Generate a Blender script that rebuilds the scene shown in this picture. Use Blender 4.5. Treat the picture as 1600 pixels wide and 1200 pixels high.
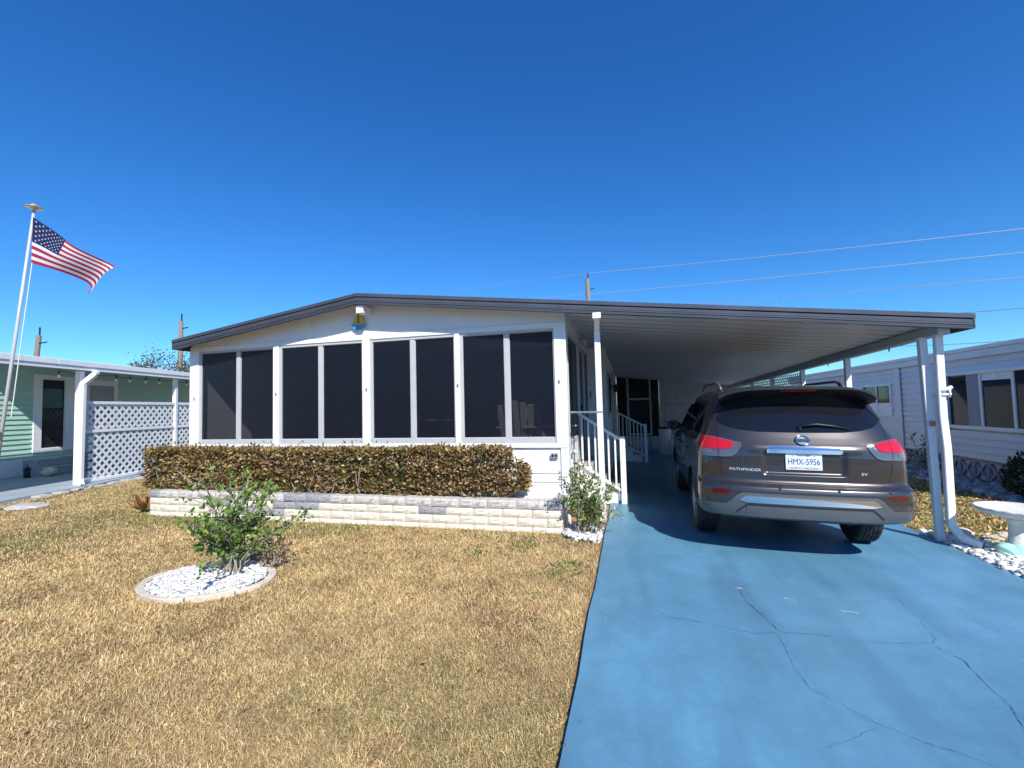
import bpy, bmesh, math, random
import numpy as np
from mathutils import Vector, Matrix

for o in list(bpy.data.objects): bpy.data.objects.remove(o, do_unlink=True)
S = bpy.context.scene
COL = S.collection
R = math.radians
random.seed(7); rng = np.random.default_rng(7)

# ------------------------------------------------------------------ camera, sky, sun, exposure
CAM = np.array([[0.96786766, -0.03653198, -0.2487923], [0.25025743, 0.04328777, 0.96721114], [-0.02456448, -0.9983945, 0.05103923]])
cd = bpy.data.cameras.new('camera'); cam = bpy.data.objects.new('camera', cd); COL.objects.link(cam)
cd.sensor_width = 36.0; cd.lens = 715 / 1600 * 36; cd.clip_start = .05; cd.clip_end = 3000
mw = Matrix.Identity(4)
for i in range(3):
    mw[i][0] = CAM[i, 0]; mw[i][1] = -CAM[i, 1]; mw[i][2] = -CAM[i, 2]
mw[2][3] = 1.58
cam.matrix_world = mw
S.camera = cam

SUN_EL, SUN_AZ = 42.0, 35.0          # azimuth: degrees from -Y towards +X (sun behind the camera, to the right)
w = bpy.data.worlds.new('World'); S.world = w; w.use_nodes = True
nt = w.node_tree; nt.nodes.clear()
sky = nt.nodes.new('ShaderNodeTexSky'); sky.sky_type = 'NISHITA'; sky.sun_disc = False
sky.sun_elevation = R(SUN_EL); sky.sun_rotation = R(180 - SUN_AZ)
sky.altitude = 0; sky.air_density = 1.0; sky.dust_density = 0.05; sky.ozone_density = 4.0
hs = nt.nodes.new('ShaderNodeHueSaturation'); hs.inputs['Saturation'].default_value = 1.24; hs.inputs['Hue'].default_value = .503
sm_ = nt.nodes.new('ShaderNodeMix'); sm_.data_type = 'RGBA'; sm_.blend_type = 'MULTIPLY'; sm_.inputs[0].default_value = 1; sm_.inputs[7].default_value = (.50, .87, 1.12, 1)
bg = nt.nodes.new('ShaderNodeBackground'); bg.inputs['Strength'].default_value = 0.12
wo = nt.nodes.new('ShaderNodeOutputWorld')
nt.links.new(sky.outputs[0], hs.inputs['Color']); nt.links.new(hs.outputs[0], sm_.inputs[6]); nt.links.new(sm_.outputs[2], bg.inputs['Color']); nt.links.new(bg.outputs[0], wo.inputs[0])
sd = bpy.data.lights.new('sun', 'SUN'); sd.energy = 5.0; sd.angle = R(.53); sd.color = (1, .95, .87)
sun = bpy.data.objects.new('sun', sd); COL.objects.link(sun)
sdir = Vector((math.sin(R(SUN_AZ)) * math.cos(R(SUN_EL)), -math.cos(R(SUN_AZ)) * math.cos(R(SUN_EL)), math.sin(R(SUN_EL))))
sun.rotation_euler = sdir.to_track_quat('Z', 'Y').to_euler(); sun.location = sdir * 40
vs = S.view_settings; vs.view_transform = 'Standard'; vs.look = 'None'; vs.gamma = 1; vs.exposure = 0.36; vs.use_curve_mapping = False
S.render.engine = 'CYCLES'; S.cycles.max_bounces = 8; S.cycles.transparent_max_bounces = 12

# ------------------------------------------------------------------ materials
MATS = {}
def M(name, col, rough=.6, metal=0., var=None, bump=None, coat=0., spec=.5, attr=None, trans=0., stretch=None, dirt=None):
    m = bpy.data.materials.new(name); m.use_nodes = True; MATS[name] = m
    n = m.node_tree.nodes; L = m.node_tree.links; b = n['Principled BSDF']
    b.inputs['Roughness'].default_value = rough; b.inputs['Metallic'].default_value = metal
    b.inputs['Coat Weight'].default_value = coat; b.inputs['Coat Roughness'].default_value = .04
    b.inputs['Specular IOR Level'].default_value = spec
    src = None
    if attr:
        a = n.new('ShaderNodeAttribute'); a.attribute_name = attr; src = a.outputs['Color']
    else:
        b.inputs['Base Color'].default_value = (*col, 1)
    tc = n.new('ShaderNodeTexCoord'); vec = tc.outputs['Object']
    if stretch:
        mp = n.new('ShaderNodeMapping'); mp.inputs['Scale'].default_value = stretch; L.new(vec, mp.inputs[0]); vec = mp.outputs[0]
    def mul(srcsock, fac_sock, lo, hi):
        mr = n.new('ShaderNodeMapRange'); mr.inputs['From Min'].default_value = .3; mr.inputs['From Max'].default_value = .7
        mr.inputs['To Min'].default_value = lo; mr.inputs['To Max'].default_value = hi
        L.new(fac_sock, mr.inputs['Value'])
        mx = n.new('ShaderNodeMix'); mx.data_type = 'RGBA'; mx.blend_type = 'MULTIPLY'; mx.inputs[0].default_value = 1
        if srcsock is None: mx.inputs[6].default_value = (*col, 1)
        else: L.new(srcsock, mx.inputs[6])
        L.new(mr.outputs[0], mx.inputs[7]); return mx.outputs[2]
    for sc, amt in (var or []):
        t = n.new('ShaderNodeTexNoise'); t.inputs['Scale'].default_value = sc; t.inputs['Detail'].default_value = 5; L.new(vec, t.inputs['Vector'])
        src = mul(src, t.outputs[0], 1 - amt, 1 + amt)
    if dirt:
        t = n.new('ShaderNodeTexNoise'); t.inputs['Scale'].default_value = dirt[0]; t.inputs['Detail'].default_value = 8; t.inputs['Roughness'].default_value = .7
        L.new(vec, t.inputs['Vector'])
        cr = n.new('ShaderNodeValToRGB'); cr.color_ramp.elements[0].position = dirt[1]; cr.color_ramp.elements[1].position = dirt[1] + .12
        cr.color_ramp.elements[0].color = (0, 0, 0, 1); cr.color_ramp.elements[1].color = (dirt[3],) * 3 + (1,)
        L.new(t.outputs[0], cr.inputs[0])
        mx = n.new('ShaderNodeMix'); mx.data_type = 'RGBA'; L.new(cr.outputs[0], mx.inputs[0])
        if src is None: mx.inputs[6].default_value = (*col, 1)
        else: L.new(src, mx.inputs[6])
        mx.inputs[7].default_value = (*dirt[2], 1); src = mx.outputs[2]
    if src is not None: L.new(src, b.inputs['Base Color'])
    for k, (sc, st, di) in enumerate(bump or []):
        t = n.new('ShaderNodeTexNoise'); t.inputs['Scale'].default_value = sc; t.inputs['Detail'].default_value = 6; L.new(vec, t.inputs['Vector'])
        bp = n.new('ShaderNodeBump'); bp.inputs['Strength'].default_value = st; bp.inputs['Distance'].default_value = di
        L.new(t.outputs[0], bp.inputs['Height'])
        if b.inputs['Normal'].links: L.new(b.inputs['Normal'].links[0].from_socket, bp.inputs['Normal'])
        L.new(bp.outputs[0], b.inputs['Normal'])
    if trans:
        out = n['Material Output']; tr = n.new('ShaderNodeBsdfTranslucent'); ms = n.new('ShaderNodeMixShader'); ms.inputs[0].default_value = trans
        if src is not None: L.new(src, tr.inputs[0])
        else: tr.inputs[0].default_value = (*col, 1)
        L.new(b.outputs[0], ms.inputs[1]); L.new(tr.outputs[0], ms.inputs[2]); L.new(ms.outputs[0], out.inputs[0])
    return m

white = M('white_paint', (.79, .80, .80), .5, var=[(1.2, .03), (22, .02)], bump=[(60, .08, .002), (3, .06, .01)], dirt=(3.4, .57, (.50, .47, .41), .42), stretch=(1.6, 1.6, .45))
trim = M('aluminium_trim', (.47, .48, .49), .42, var=[(4, .05)], dirt=(9, .62, (.4, .38, .35), .4))
alu = M('bare_aluminium', (.55, .56, .58), .38, .6, var=[(6, .08)])
fascia_m = M('slate_fascia_metal', (.075, .078, .095), .36, .25, var=[(3, .12)], bump=[(9, .06, .003)], stretch=(.6, 1, 1))
fascia_m2 = M('slate_fascia_lit', (.11, .11, .125), .30, .4, var=[(3, .14)], bump=[(9, .06, .003)], stretch=(.6, 1, 1))  # same fascia metal, colour lightened for the reflection right of the ridge
roof_m = M('roof_coating', (.55, .55, .55), .7, var=[(2, .08)])
ceil_m = M('ceiling_pan', (.50, .52, .55), .38, .15, var=[(1.5, .08), (.6, .06)], stretch=(.25, 3, 1), dirt=(1.6, .62, (.40, .37, .33), .3))
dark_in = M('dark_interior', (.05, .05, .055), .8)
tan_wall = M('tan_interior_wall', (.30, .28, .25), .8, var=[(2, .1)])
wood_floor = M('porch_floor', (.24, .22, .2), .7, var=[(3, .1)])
plastic_white = M('cream_chair_plastic', (.62, .58, .52), .5)
conc = M('concrete', (.42, .40, .37), .85, var=[(3, .15), (30, .12)], bump=[(40, .3, .004)])
slab_m = M('grey_painted_slab', (.28, .33, .38), .7, var=[(1.2, .12), (20, .06)], bump=[(40, .15, .003)])
cream_b = M('cream_split_block', (.70, .64, .52), .85, var=[(6, .12), (50, .12)], bump=[(28, .45, .008), (90, .4, .003)], dirt=(7, .62, (.36, .31, .24), .5))
grey_b = M('grey_split_block', (.30, .30, .32), .85, var=[(6, .2), (50, .2)], bump=[(28, .7, .012), (90, .5, .004)])
pale_b = M('weathered_cap_block', (.52, .49, .45), .85, var=[(5, .2), (50, .18)], bump=[(28, .6, .012), (90, .5, .004)], dirt=(6, .56, (.27, .27, .28), .7))
gravel_m = M('white_marble_chips', (.70, .70, .69), .7, attr='Col', bump=[(60, .3, .004)])
soil = M('soil', (.10, .075, .05), .95, var=[(6, .3)], bump=[(30, .8, .02)])
edge_m = M('concrete_edging', (.56, .50, .41), .85, var=[(5, .16), (40, .12)], bump=[(40, .5, .006)], dirt=(8, .6, (.3, .27, .22), .5))
leaf_m = M('leaf_surface', (.1, .15, .05), .42, attr='Col', trans=.22, spec=.5)
dryleaf_m = M('hedge_leaf_surface', (.1, .1, .05), .38, attr='Col', trans=.15, spec=.5)
grass_m = M('grass_blade', (.4, .3, .15), .75, attr='Col', trans=.18, spec=.25)
bark = M('bark', (.30, .26, .22), .9, var=[(30, .25)], bump=[(60, .5, .004)])
polew = M('weathered_utility_pole', (.26, .22, .18), .9, var=[(6, .25)], stretch=(6, 6, 1))
wire_m = M('wire_sheath', (.55, .57, .6), .4, .3)
black_m = M('black_plastic', (.015, .015, .016), .45)
bronze = M('bronze_lantern', (.02, .017, .014), .4, .5)
glass_dark = M('dark_window_glass', (.012, .018, .024), .05, spec=.28)
yellow = M('yellow_paint', (.62, .46, .04), .5); blue_p = M('blue_paint', (.05, .28, .60), .5)
flag_r = M('flag_red', (.45, .02, .05), .7, trans=.35); flag_w = M('flag_white', (.8, .8, .8), .7, trans=.35); flag_b = M('flag_blue', (.012, .02, .09), .7, trans=.3)
gold = M('dull_gold', (.50, .42, .28), .4, .5)
rope_m = M('rope', (.7, .7, .68), .8)
green_s = M('green_siding', (.40, .62, .52), .6, var=[(2, .05), (20, .03)])
pale_s = M('pale_siding', (.66, .68, .71), .55, var=[(1.5, .05), (16, .03)], dirt=(3, .6, (.45, .45, .45), .3))
turq = M('turquoise_paint', (.32, .62, .56), .75, var=[(8, .15)], dirt=(12, .52, (.6, .62, .58), .8))
birdb = M('birdbath_concrete', (.62, .62, .60), .8, var=[(6, .14), (40, .1)], bump=[(50, .4, .004)])
blockdark = M('breeze_block', (.34, .35, .38), .85, var=[(6, .15)])
rock_m = M('bed_rock', (.32, .30, .28), .9, attr='Col', bump=[(30, .5, .006)])
stain = M('rust_stain', (.42, .24, .12), .9)
ground_m = M('thatch_ground', (.30, .205, .10), .95, var=[(.5, .15), (6, .2), (60, .35)], bump=[(60, 1, .02)])

def screen_material():
    m = bpy.data.materials.new('insect_screen'); m.use_nodes = True; n = m.node_tree.nodes; L = m.node_tree.links; n.clear()
    d = n.new('ShaderNodeBsdfPrincipled'); d.inputs['Base Color'].default_value = (.013, .016, .026, 1); d.inputs['Roughness'].default_value = .25
    d.inputs['Specular IOR Level'].default_value = .25
    t = n.new('ShaderNodeBsdfTransparent'); mx = n.new('ShaderNodeMixShader'); mx.inputs[0].default_value = .50
    o = n.new('ShaderNodeOutputMaterial'); L.new(t.outputs[0], mx.inputs[1]); L.new(d.outputs[0], mx.inputs[2]); L.new(mx.outputs[0], o.inputs[0])
    return m
screen_m = screen_material()

def driveway_material():
    m = M('blue_driveway_paint', (.096, .245, .365), .5, var=[(.55, .16), (2.4, .10), (14, .05), (70, .06)], bump=[(120, .18, .002), (4, .1, .006)], dirt=(2.2, .66, (.22, .36, .47), .35))
    n = m.node_tree.nodes; L = m.node_tree.links; b = n['Principled BSDF']; b.inputs['Specular IOR Level'].default_value = .4
    src = b.inputs['Base Color'].links[0].from_socket
    tc = n.new('ShaderNodeTexCoord'); mp = n.new('ShaderNodeMapping'); mp.inputs['Scale'].default_value = (1.6, .22, 1); L.new(tc.outputs['Object'], mp.inputs[0])
    t = n.new('ShaderNodeTexNoise'); t.inputs['Scale'].default_value = 1.6; t.inputs['Detail'].default_value = 6; L.new(mp.outputs[0], t.inputs['Vector'])
    cr = n.new('ShaderNodeValToRGB'); cr.color_ramp.elements[0].position = .48; cr.color_ramp.elements[1].position = .70
    cr.color_ramp.elements[1].color = (.5, .5, .5, 1); L.new(t.outputs[0], cr.inputs[0])
    mx = n.new('ShaderNodeMix'); mx.data_type = 'RGBA'; L.new(cr.outputs[0], mx.inputs[0]); L.new(src, mx.inputs[6]); mx.inputs[7].default_value = (.055, .13, .22, 1)
    # small worn specks
    t2 = n.new('ShaderNodeTexNoise'); t2.inputs['Scale'].default_value = 42; t2.inputs['Detail'].default_value = 2; L.new(tc.outputs['Object'], t2.inputs['Vector'])
    c2 = n.new('ShaderNodeValToRGB'); c2.color_ramp.elements[0].position = .77; c2.color_ramp.elements[1].position = .80; L.new(t2.outputs[0], c2.inputs[0])
    m2 = n.new('ShaderNodeMix'); m2.data_type = 'RGBA'; L.new(c2.outputs[0], m2.inputs[0]); L.new(mx.outputs[2], m2.inputs[6]); m2.inputs[7].default_value = (.35, .42, .47, 1)
    L.new(m2.outputs[2], b.inputs['Base Color'])
    mr = n.new('ShaderNodeMapRange'); mr.inputs['To Min'].default_value = .26; mr.inputs['To Max'].default_value = .6; L.new(t.outputs[0], mr.inputs[0]); L.new(mr.outputs[0], b.inputs['Roughness'])
    return m
drive_m = driveway_material()
crack_m = M('crack_dark', (.045, .085, .12), .9); scuff_m = M('bare_scuff', (.42, .47, .50), .8, var=[(60, .3)])  # flat dark tone for the crack ribbons, pale tone for scuffs

# ------------------------------------------------------------------ mesh helpers
ORG = {}
def tag(o, label=None, cat=None, group=None, kind=None):
    if label: o['label'] = label
    if cat: o['category'] = cat
    if group: o['group'] = group
    if kind: o['kind'] = kind
    return o
def thing(name, label, cat, loc=(0, 0, 0), rot=(0, 0, 0), group=None):
    o = bpy.data.objects.new(name, None); COL.objects.link(o); o.location = loc; o.rotation_euler = rot; o.empty_display_size = .1
    ORG[o.name] = np.array(loc, float); return tag(o, label, cat, group)
def local(o): ORG[o.name] = np.zeros(3); return o          # parts given in the thing's own frame
def link(name, me, mat, parent=None):
    o = bpy.data.objects.new(name, me); COL.objects.link(o)
    if mat is not None and not me.materials: me.materials.append(mat)
    if parent is not None:
        o.parent = parent; ORG[o.name] = ORG[parent.name]
    return o

class MB:
    def __init__(s): s.v = []; s.f = []; s.mi = []; s.cur = 0
    def add(s, V, F):
        k = len(s.v); s.v += [tuple(map(float, p)) for p in V]; s.f += [tuple(i + k for i in f) for f in F]; s.mi += [s.cur] * len(F); return s
    def box(s, x0, x1, y0, y1, z0, z1):
        return s.add([(x0, y0, z0), (x1, y0, z0), (x1, y1, z0), (x0, y1, z0), (x0, y0, z1), (x1, y0, z1), (x1, y1, z1), (x0, y1, z1)],
                     [(0, 3, 2, 1), (4, 5, 6, 7), (0, 1, 5, 4), (1, 2, 6, 5), (2, 3, 7, 6), (3, 0, 4, 7)])
    def bar(s, p, q, w, h, up=(0, 0, 1), w2=None, h2=None):
        p = Vector(p); q = Vector(q); d = (q - p).normalized(); u = Vector(up); a = d.cross(u).normalized(); u = a.cross(d)
        w2 = w if w2 is None else w2; h2 = h if h2 is None else h2
        V = [p + a * (i * w / 2) + u * (j * h / 2) for i, j in ((-1, -1), (1, -1), (1, 1), (-1, 1))] + [q + a * (i * w2 / 2) + u * (j * h2 / 2) for i, j in ((-1, -1), (1, -1), (1, 1), (-1, 1))]
        return s.add(V, [(3, 2, 1, 0), (4, 5, 6, 7), (0, 1, 5, 4), (1, 2, 6, 5), (2, 3, 7, 6), (3, 0, 4, 7)])
    def tube(s, pts, r, n=8, cap=True):
        pts = [Vector(p) for p in pts]; rs = r if hasattr(r, '__len__') else [r] * len(pts); V = []; F = []
        ref = Vector((0, 0, 1))
        if abs((pts[-1] - pts[0]).normalized().dot(ref)) > .9: ref = Vector((1, 0, 0))
        for i, p in enumerate(pts):
            d = (pts[min(i + 1, len(pts) - 1)] - pts[max(i - 1, 0)]).normalized(); a = d.cross(ref).normalized(); b = a.cross(d)
            V += [p + (a * math.cos(2 * math.pi * k / n) + b * math.sin(2 * math.pi * k / n)) * rs[i] for k in range(n)]
        for i in range(len(pts) - 1):
            F += [(i * n + k, i * n + (k + 1) % n, (i + 1) * n + (k + 1) % n, (i + 1) * n + k) for k in range(n)]
        if cap: F += [tuple(range(n))[::-1], tuple((len(pts) - 1) * n + k for k in range(n))]
        return s.add(V, F)
    def lathe(s, prof, c=(0, 0, 0), n=24, axis='z', wob=None):
        V = []; F = []
        for i, (r, h) in enumerate(prof):
            for k in range(n):
                a = 2 * math.pi * k / n; rr = r * (1 + (wob(a, i) if wob else 0))
                x, y = rr * math.cos(a), rr * math.sin(a)
                V.append((c[0] + x, c[1] + y, c[2] + h) if axis == 'z' else (c[0] + h, c[1] + x, c[2] + y))
        m = len(prof)
        for i in range(m - 1):
            F += [(i * n + k, i * n + (k + 1) % n, (i + 1) * n + (k + 1) % n, (i + 1) * n + k) for k in range(n)]
        F += [tuple(range(n))[::-1], tuple((m - 1) * n + k for k in range(n))]
        return s.add(V, F)
    def prism(s, poly, axis, a, b):                          # poly: 2D points; extruded from a to b along axis
        def P(u, v, t): return {'x': (t, u, v), 'y': (u, t, v), 'z': (u, v, t)}[axis]
        n = len(poly); V = [P(u, v, a) for u, v in poly] + [P(u, v, b) for u, v in poly]
        return s.add(V, [tuple(range(n)), tuple(range(2 * n - 1, n - 1, -1))] + [(i, i + n, (i + 1) % n + n, (i + 1) % n) for i in range(n)])
    def mesh(s, name, off=None, smooth=False, bev=0, seg=1, rough=0):
        me = bpy.data.meshes.new(name); V = np.array(s.v, float)
        if off is not None: V = V - off
        me.from_pydata(V.tolist(), [], s.f)
        bm = bmesh.new(); bm.from_mesh(me)
        if any(s.mi):
            bm.faces.ensure_lookup_table()
            for f, k in zip(bm.faces, s.mi): f.material_index = k
        bmesh.ops.recalc_face_normals(bm, faces=bm.faces)
        if bev: bmesh.ops.bevel(bm, geom=[e for e in bm.edges if len(e.link_faces) == 2 and e.calc_face_angle(0) > .5], offset=bev, segments=seg, affect='EDGES', clamp_overlap=True)
        for f in bm.faces: f.smooth = smooth
        bm.to_mesh(me); bm.free(); me.update(); return me
    def build(s, name, mat, parent=None, smooth=False, bev=0, seg=1, mats=None):
        me = s.mesh(name, ORG[parent.name] if parent is not None else None, smooth, bev, seg)
        if mats:
            for m in mats: me.materials.append(m)
        return link(name, me, mat, parent)
def one(name, mb, mat, label, cat, group=None, kind=None, smooth=False, bev=0):
    V = np.array(mb.v); c = np.array([(V[:, 0].min() + V[:, 0].max()) / 2, (V[:, 1].min() + V[:, 1].max()) / 2, V[:, 2].min()])
    o = link(name, mb.mesh(name, c, smooth, bev), mat); o.location = c; ORG[o.name] = c
    return tag(o, label, cat, group, kind)
def npmesh(name, V, loops, sizes, mat, parent=None, colors=None, smooth=False):
    """fast numpy mesh; colors per vertex"""
    me = bpy.data.meshes.new(name); V = np.asarray(V, np.float32)
    if parent is not None: V = V - ORG[parent.name].astype(np.float32)
    me.vertices.add(len(V)); me.vertices.foreach_set('co', V.ravel())
    me.loops.add(len(loops)); me.loops.foreach_set('vertex_index', np.asarray(loops, np.int32))
    st = np.concatenate([[0], np.cumsum(sizes)[:-1]]).astype(np.int32)
    me.polygons.add(len(sizes)); me.polygons.foreach_set('loop_start', st); me.polygons.foreach_set('loop_total', np.asarray(sizes, np.int32))
    if smooth: me.polygons.foreach_set('use_smooth', np.ones(len(sizes), bool))
    if colors is not None:
        a = me.color_attributes.new('Col', 'FLOAT_COLOR', 'POINT'); c = np.ones((len(V), 4), np.float32); c[:, :3] = colors; a.data.foreach_set('color', c.ravel())
    me.update(calc_edges=True); me.validate(); return link(name, me, mat, parent)
def vnoise(x, y, sc, seed=0):                               # smooth 2D value noise for laying out things
    g = np.random.default_rng(seed).random((64, 64)); x = np.asarray(x) * sc + 31.3; y = np.asarray(y) * sc + 17.7
    xi = np.floor(x).astype(int); yi = np.floor(y).astype(int); fx = x - xi; fy = y - yi; fx = fx * fx * (3 - 2 * fx); fy = fy * fy * (3 - 2 * fy)
    G = lambda a, b: g[a % 64, b % 64]
    return (G(xi, yi) * (1 - fx) + G(xi + 1, yi) * fx) * (1 - fy) + (G(xi, yi + 1) * (1 - fx) + G(xi + 1, yi + 1) * fx) * fy
def leaves(name, P, D, size, colors, mat, parent, aspect=.5, fold=.18, jitter=.15):
    """P leaf bases, D leaf directions; six-vertex folded leaves with a curved tip"""
    n = len(P); D = D / np.linalg.norm(D, axis=1)[:, None]; rnd = rng.normal(size=(n, 3)); A = np.cross(D, rnd); A /= np.linalg.norm(A, axis=1)[:, None]; N = np.cross(A, D)
    L = (np.asarray(size) * (1 + rng.uniform(-jitter, jitter, n)))[:, None]; W = L * aspect * .5
    v = np.stack([P, P + D * L * .33 + A * W * .85 + N * L * fold * .5, P + D * L * .68 + A * W * .8 + N * L * fold * .4, P + D * L - N * L * .10,
                  P + D * L * .68 - A * W * .8 + N * L * fold * .4, P + D * L * .33 - A * W * .85 + N * L * fold * .5, P + D * L * .5], 1)
    base = (np.arange(n) * 7)[:, None]
    F = np.concatenate([base + np.array(t) for t in ((0, 1, 6), (1, 2, 6), (2, 3, 6), (3, 4, 6), (4, 5, 6), (5, 0, 6))], 1).reshape(-1)
    c = np.repeat(colors, 7, 0)
    return npmesh(name, v.reshape(-1, 3), F, np.full(n * 6, 3), mat, parent, c)
def pick(pal, n, wts=None, jit=.15):
    pal = np.array(pal); wts = np.array(wts, float) / sum(wts) if wts is not None else None
    c = pal[rng.choice(len(pal), n, p=wts)]; return np.clip(c * (1 + rng.uniform(-jit, jit, (n, 1))) * (1 + rng.uniform(-.06, .06, (n, 3))), 0, 1)
def stones(name, P, size, colors, mat, parent=None, squash=.65):
    """angular little rocks: jittered octahedra-like 8-vertex hulls"""
    n = len(P); base = np.array([(-1, -1, -1), (1, -1, -1), (1, 1, -1), (-1, 1, -1), (-1, -1, 1), (1, -1, 1), (1, 1, 1), (-1, 1, 1)], float)
    v = base[None] * (.5 + rng.uniform(-.22, .12, (n, 8, 3))); v *= np.asarray(size)[:, None, None] * rng.uniform(.7, 1.25, (n, 1, 3)); v[:, :, 2] *= squash
    a = rng.uniform(0, 6.28, n); c, s_ = np.cos(a)[:, None], np.sin(a)[:, None]; t = rng.uniform(-.5, .5, n); ct, st = np.cos(t)[:, None], np.sin(t)[:, None]
    x, y, z = v[:, :, 0], v[:, :, 1], v[:, :, 2]; x, z = x * ct - z * st, x * st + z * ct
    v = np.stack([x * c - y * s_, x * s_ + y * c, z], 2) + P[:, None, :]
    F = np.array([(0, 3, 2, 1), (4, 5, 6, 7), (0, 1, 5, 4), (1, 2, 6, 5), (2, 3, 7, 6), (3, 0, 4, 7)])
    lo = (np.arange(n)[:, None, None] * 8 + F[None]).reshape(-1)
    return npmesh(name, v.reshape(-1, 3), lo, np.full(n * 6, 4), mat, parent, np.repeat(colors, 8, 0))
def text_mesh(body, size):
    cu = bpy.data.curves.new('txt', 'FONT'); cu.body = body; cu.size = size; cu.align_x = 'CENTER'; cu.align_y = 'CENTER'; cu.extrude = 0; cu.resolution_u = 3
    o = bpy.data.objects.new('txt', cu); COL.objects.link(o); dg = bpy.context.evaluated_depsgraph_get(); me = bpy.data.meshes.new_from_object(o.evaluated_get(dg))
    V = np.zeros(len(me.vertices) * 3); me.vertices.foreach_get('co', V); V = V.reshape(-1, 3); F = [tuple(p.vertices) for p in me.polygons]
    bpy.data.objects.remove(o, do_unlink=True); bpy.data.curves.remove(cu); bpy.data.meshes.remove(me)
    return V, F
def clone(o, loc=None, parent=None, name=None):
    c = o.copy(); COL.objects.link(c)
    if loc is not None: c.location = loc
    if parent is not None: c.parent = parent
    return c

# ================================================================== SETTING: ground, lawn, driveway
def dz(x): return -.025 * (x + .36)                          # the driveway falls gently away from the house
DX0, DX1 = -.36, 3.41
xs = [-600, -40, -14, -8, -.34, 3.46, 7.5, 40, 600]; zs = [-.05, -.04, -.03, -.03, -.035, -.125, -.125, -.13, -.13]
ys = [-600, -20, 0, 3, 6, 9, 14, 40, 900]
V = [(x, y, z) for y in ys for x, z in zip(xs, zs)]; nX = len(xs)
g = MB().add(V, [(j * nX + i, j * nX + i + 1, (j + 1) * nX + i + 1, (j + 1) * nX + i) for j in range(len(ys) - 1) for i in range(nX - 1)])
tag(g.build('ground', ground_m), kind='structure')
d = MB()
nu, ny = 16, 60; Y0, Y1 = -8., 17.9
top = []
for j in range(ny + 1):
    y = Y0 + (Y1 - Y0) * j / ny
    for i in range(nu + 1):
        x = DX0 + (DX1 - DX0) * i / nu
        if i == 0: x += .005 * math.sin(y * 3.1) + .004 * math.sin(y * 9.7)
        top.append((x, y, dz(x) + .004 * math.sin(x * 2.3 + y * 1.1)))
F = [(j * (nu + 1) + i, j * (nu + 1) + i + 1, (j + 1) * (nu + 1) + i + 1, (j + 1) * (nu + 1) + i) for j in range(ny) for i in range(nu)]
nt_ = len(top)
skirt = [(top[j * (nu + 1)][0], top[j * (nu + 1)][1], -.12) for j in range(ny + 1)] + [(top[j * (nu + 1) + nu][0] , top[j * (nu + 1) + nu][1], -.22) for j in range(ny + 1)]
F += [(j * (nu + 1), (j + 1) * (nu + 1), nt_ + j + 1, nt_ + j) for j in range(ny)]
F += [(j * (nu + 1) + nu, nt_ + ny + 1 + j, nt_ + ny + 2 + j, (j + 1) * (nu + 1) + nu) for j in range(ny)]
d.add(top + skirt, F)
drive = tag(d.build('driveway', drive_m), kind='structure'); ORG[drive.name] = np.zeros(3)
def ribbon(pts, wid, name, mat, parent, off=.003, rag=.5, sub=8):
    P = []; 
    for a, b in zip(pts[:-1], pts[1:]):
        for k in range(sub): P.append((a[0] + (b[0] - a[0]) * k / sub, a[1] + (b[1] - a[1]) * k / sub))
    P.append(pts[-1]); P = [(x + random.uniform(-.010, .010) * rag, y + random.uniform(-.010, .010) * rag) for x, y in P]
    V = []; n = len(P)
    for i, (x, y) in enumerate(P):
        dx = P[min(i + 1, n - 1)][0] - P[max(i - 1, 0)][0]; dy = P[min(i + 1, n - 1)][1] - P[max(i - 1, 0)][1]; l = math.hypot(dx, dy) or 1
        wv = wid * (.15 + .7 * random.random() ** 1.5) * (1 if 0 < i < n - 1 else .1)
        for sgn in (-1, 1):
            xx, yy = x - dy / l * wv / 2 * sgn, y + dx / l * wv / 2 * sgn
            V.append((xx, yy, dz(xx) + .004 * math.sin(xx * 2.3 + yy * 1.1) + off))
    return MB().add(V, [(2 * i, 2 * i + 1, 2 * i + 3, 2 * i + 2) for i in range(n - 1)]).build(name, mat, parent)
CR = [([(0.141, 3.777), (0.22, 3.685), (0.425, 3.665), (0.614, 3.608), (0.795, 3.568), (0.94, 3.627)], .008), ([(0.852, 4.369), (0.844, 4.123), (0.91, 3.873), (0.947, 3.65)], .013),
      ([(0.94, 3.627), (1.093, 3.645), (1.274, 3.65), (1.432, 3.61), (1.708, 3.662), (1.893, 3.717), (1.947, 3.803)], .007), ([(0.928, 3.581), (0.903, 3.205), (0.919, 2.968), (1.023, 2.864), (1.129, 2.739), (1.27, 2.651), (1.409, 2.592), (1.486, 2.542), (1.6, 2.4)], .006),
      ([(1.127, 2.706), (0.931, 2.563), (0.817, 2.485)], .005), ([(1.947, 3.803), (2.021, 4.184), (2.1, 4.724)], .005), ([(1.874, 3.666), (1.939, 3.505), (1.89, 3.232), (1.868, 3.033), (1.801, 2.859), (1.85, 2.6)], .010),
      ([(0.859, 4.404), (1.249, 4.728), (1.264, 5.159)], .005), ([(-0.345, 3.935), (-0.176, 3.918), (0.01, 3.88)], .005)]
for pts, wd in CR: ribbon(pts, wd * .62, 'crack', crack_m, drive)
for pts, wd in (([(1.502, 4.101), (1.56, 4.10), (1.625, 4.092)], .035), ([(1.149, 4.254), (1.237, 4.224)], .025), ([(0.81, 4.391), (0.901, 4.382)], .03)): ribbon(pts, wd, 'scuff', scuff_m, drive, .0035, .3, 4)
ribbon([(2.55, 6.42), (2.9, 6.43), (3.38, 6.445)], .012, 'expansion_joint', scuff_m, drive, .0035, .1, 6)

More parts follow.
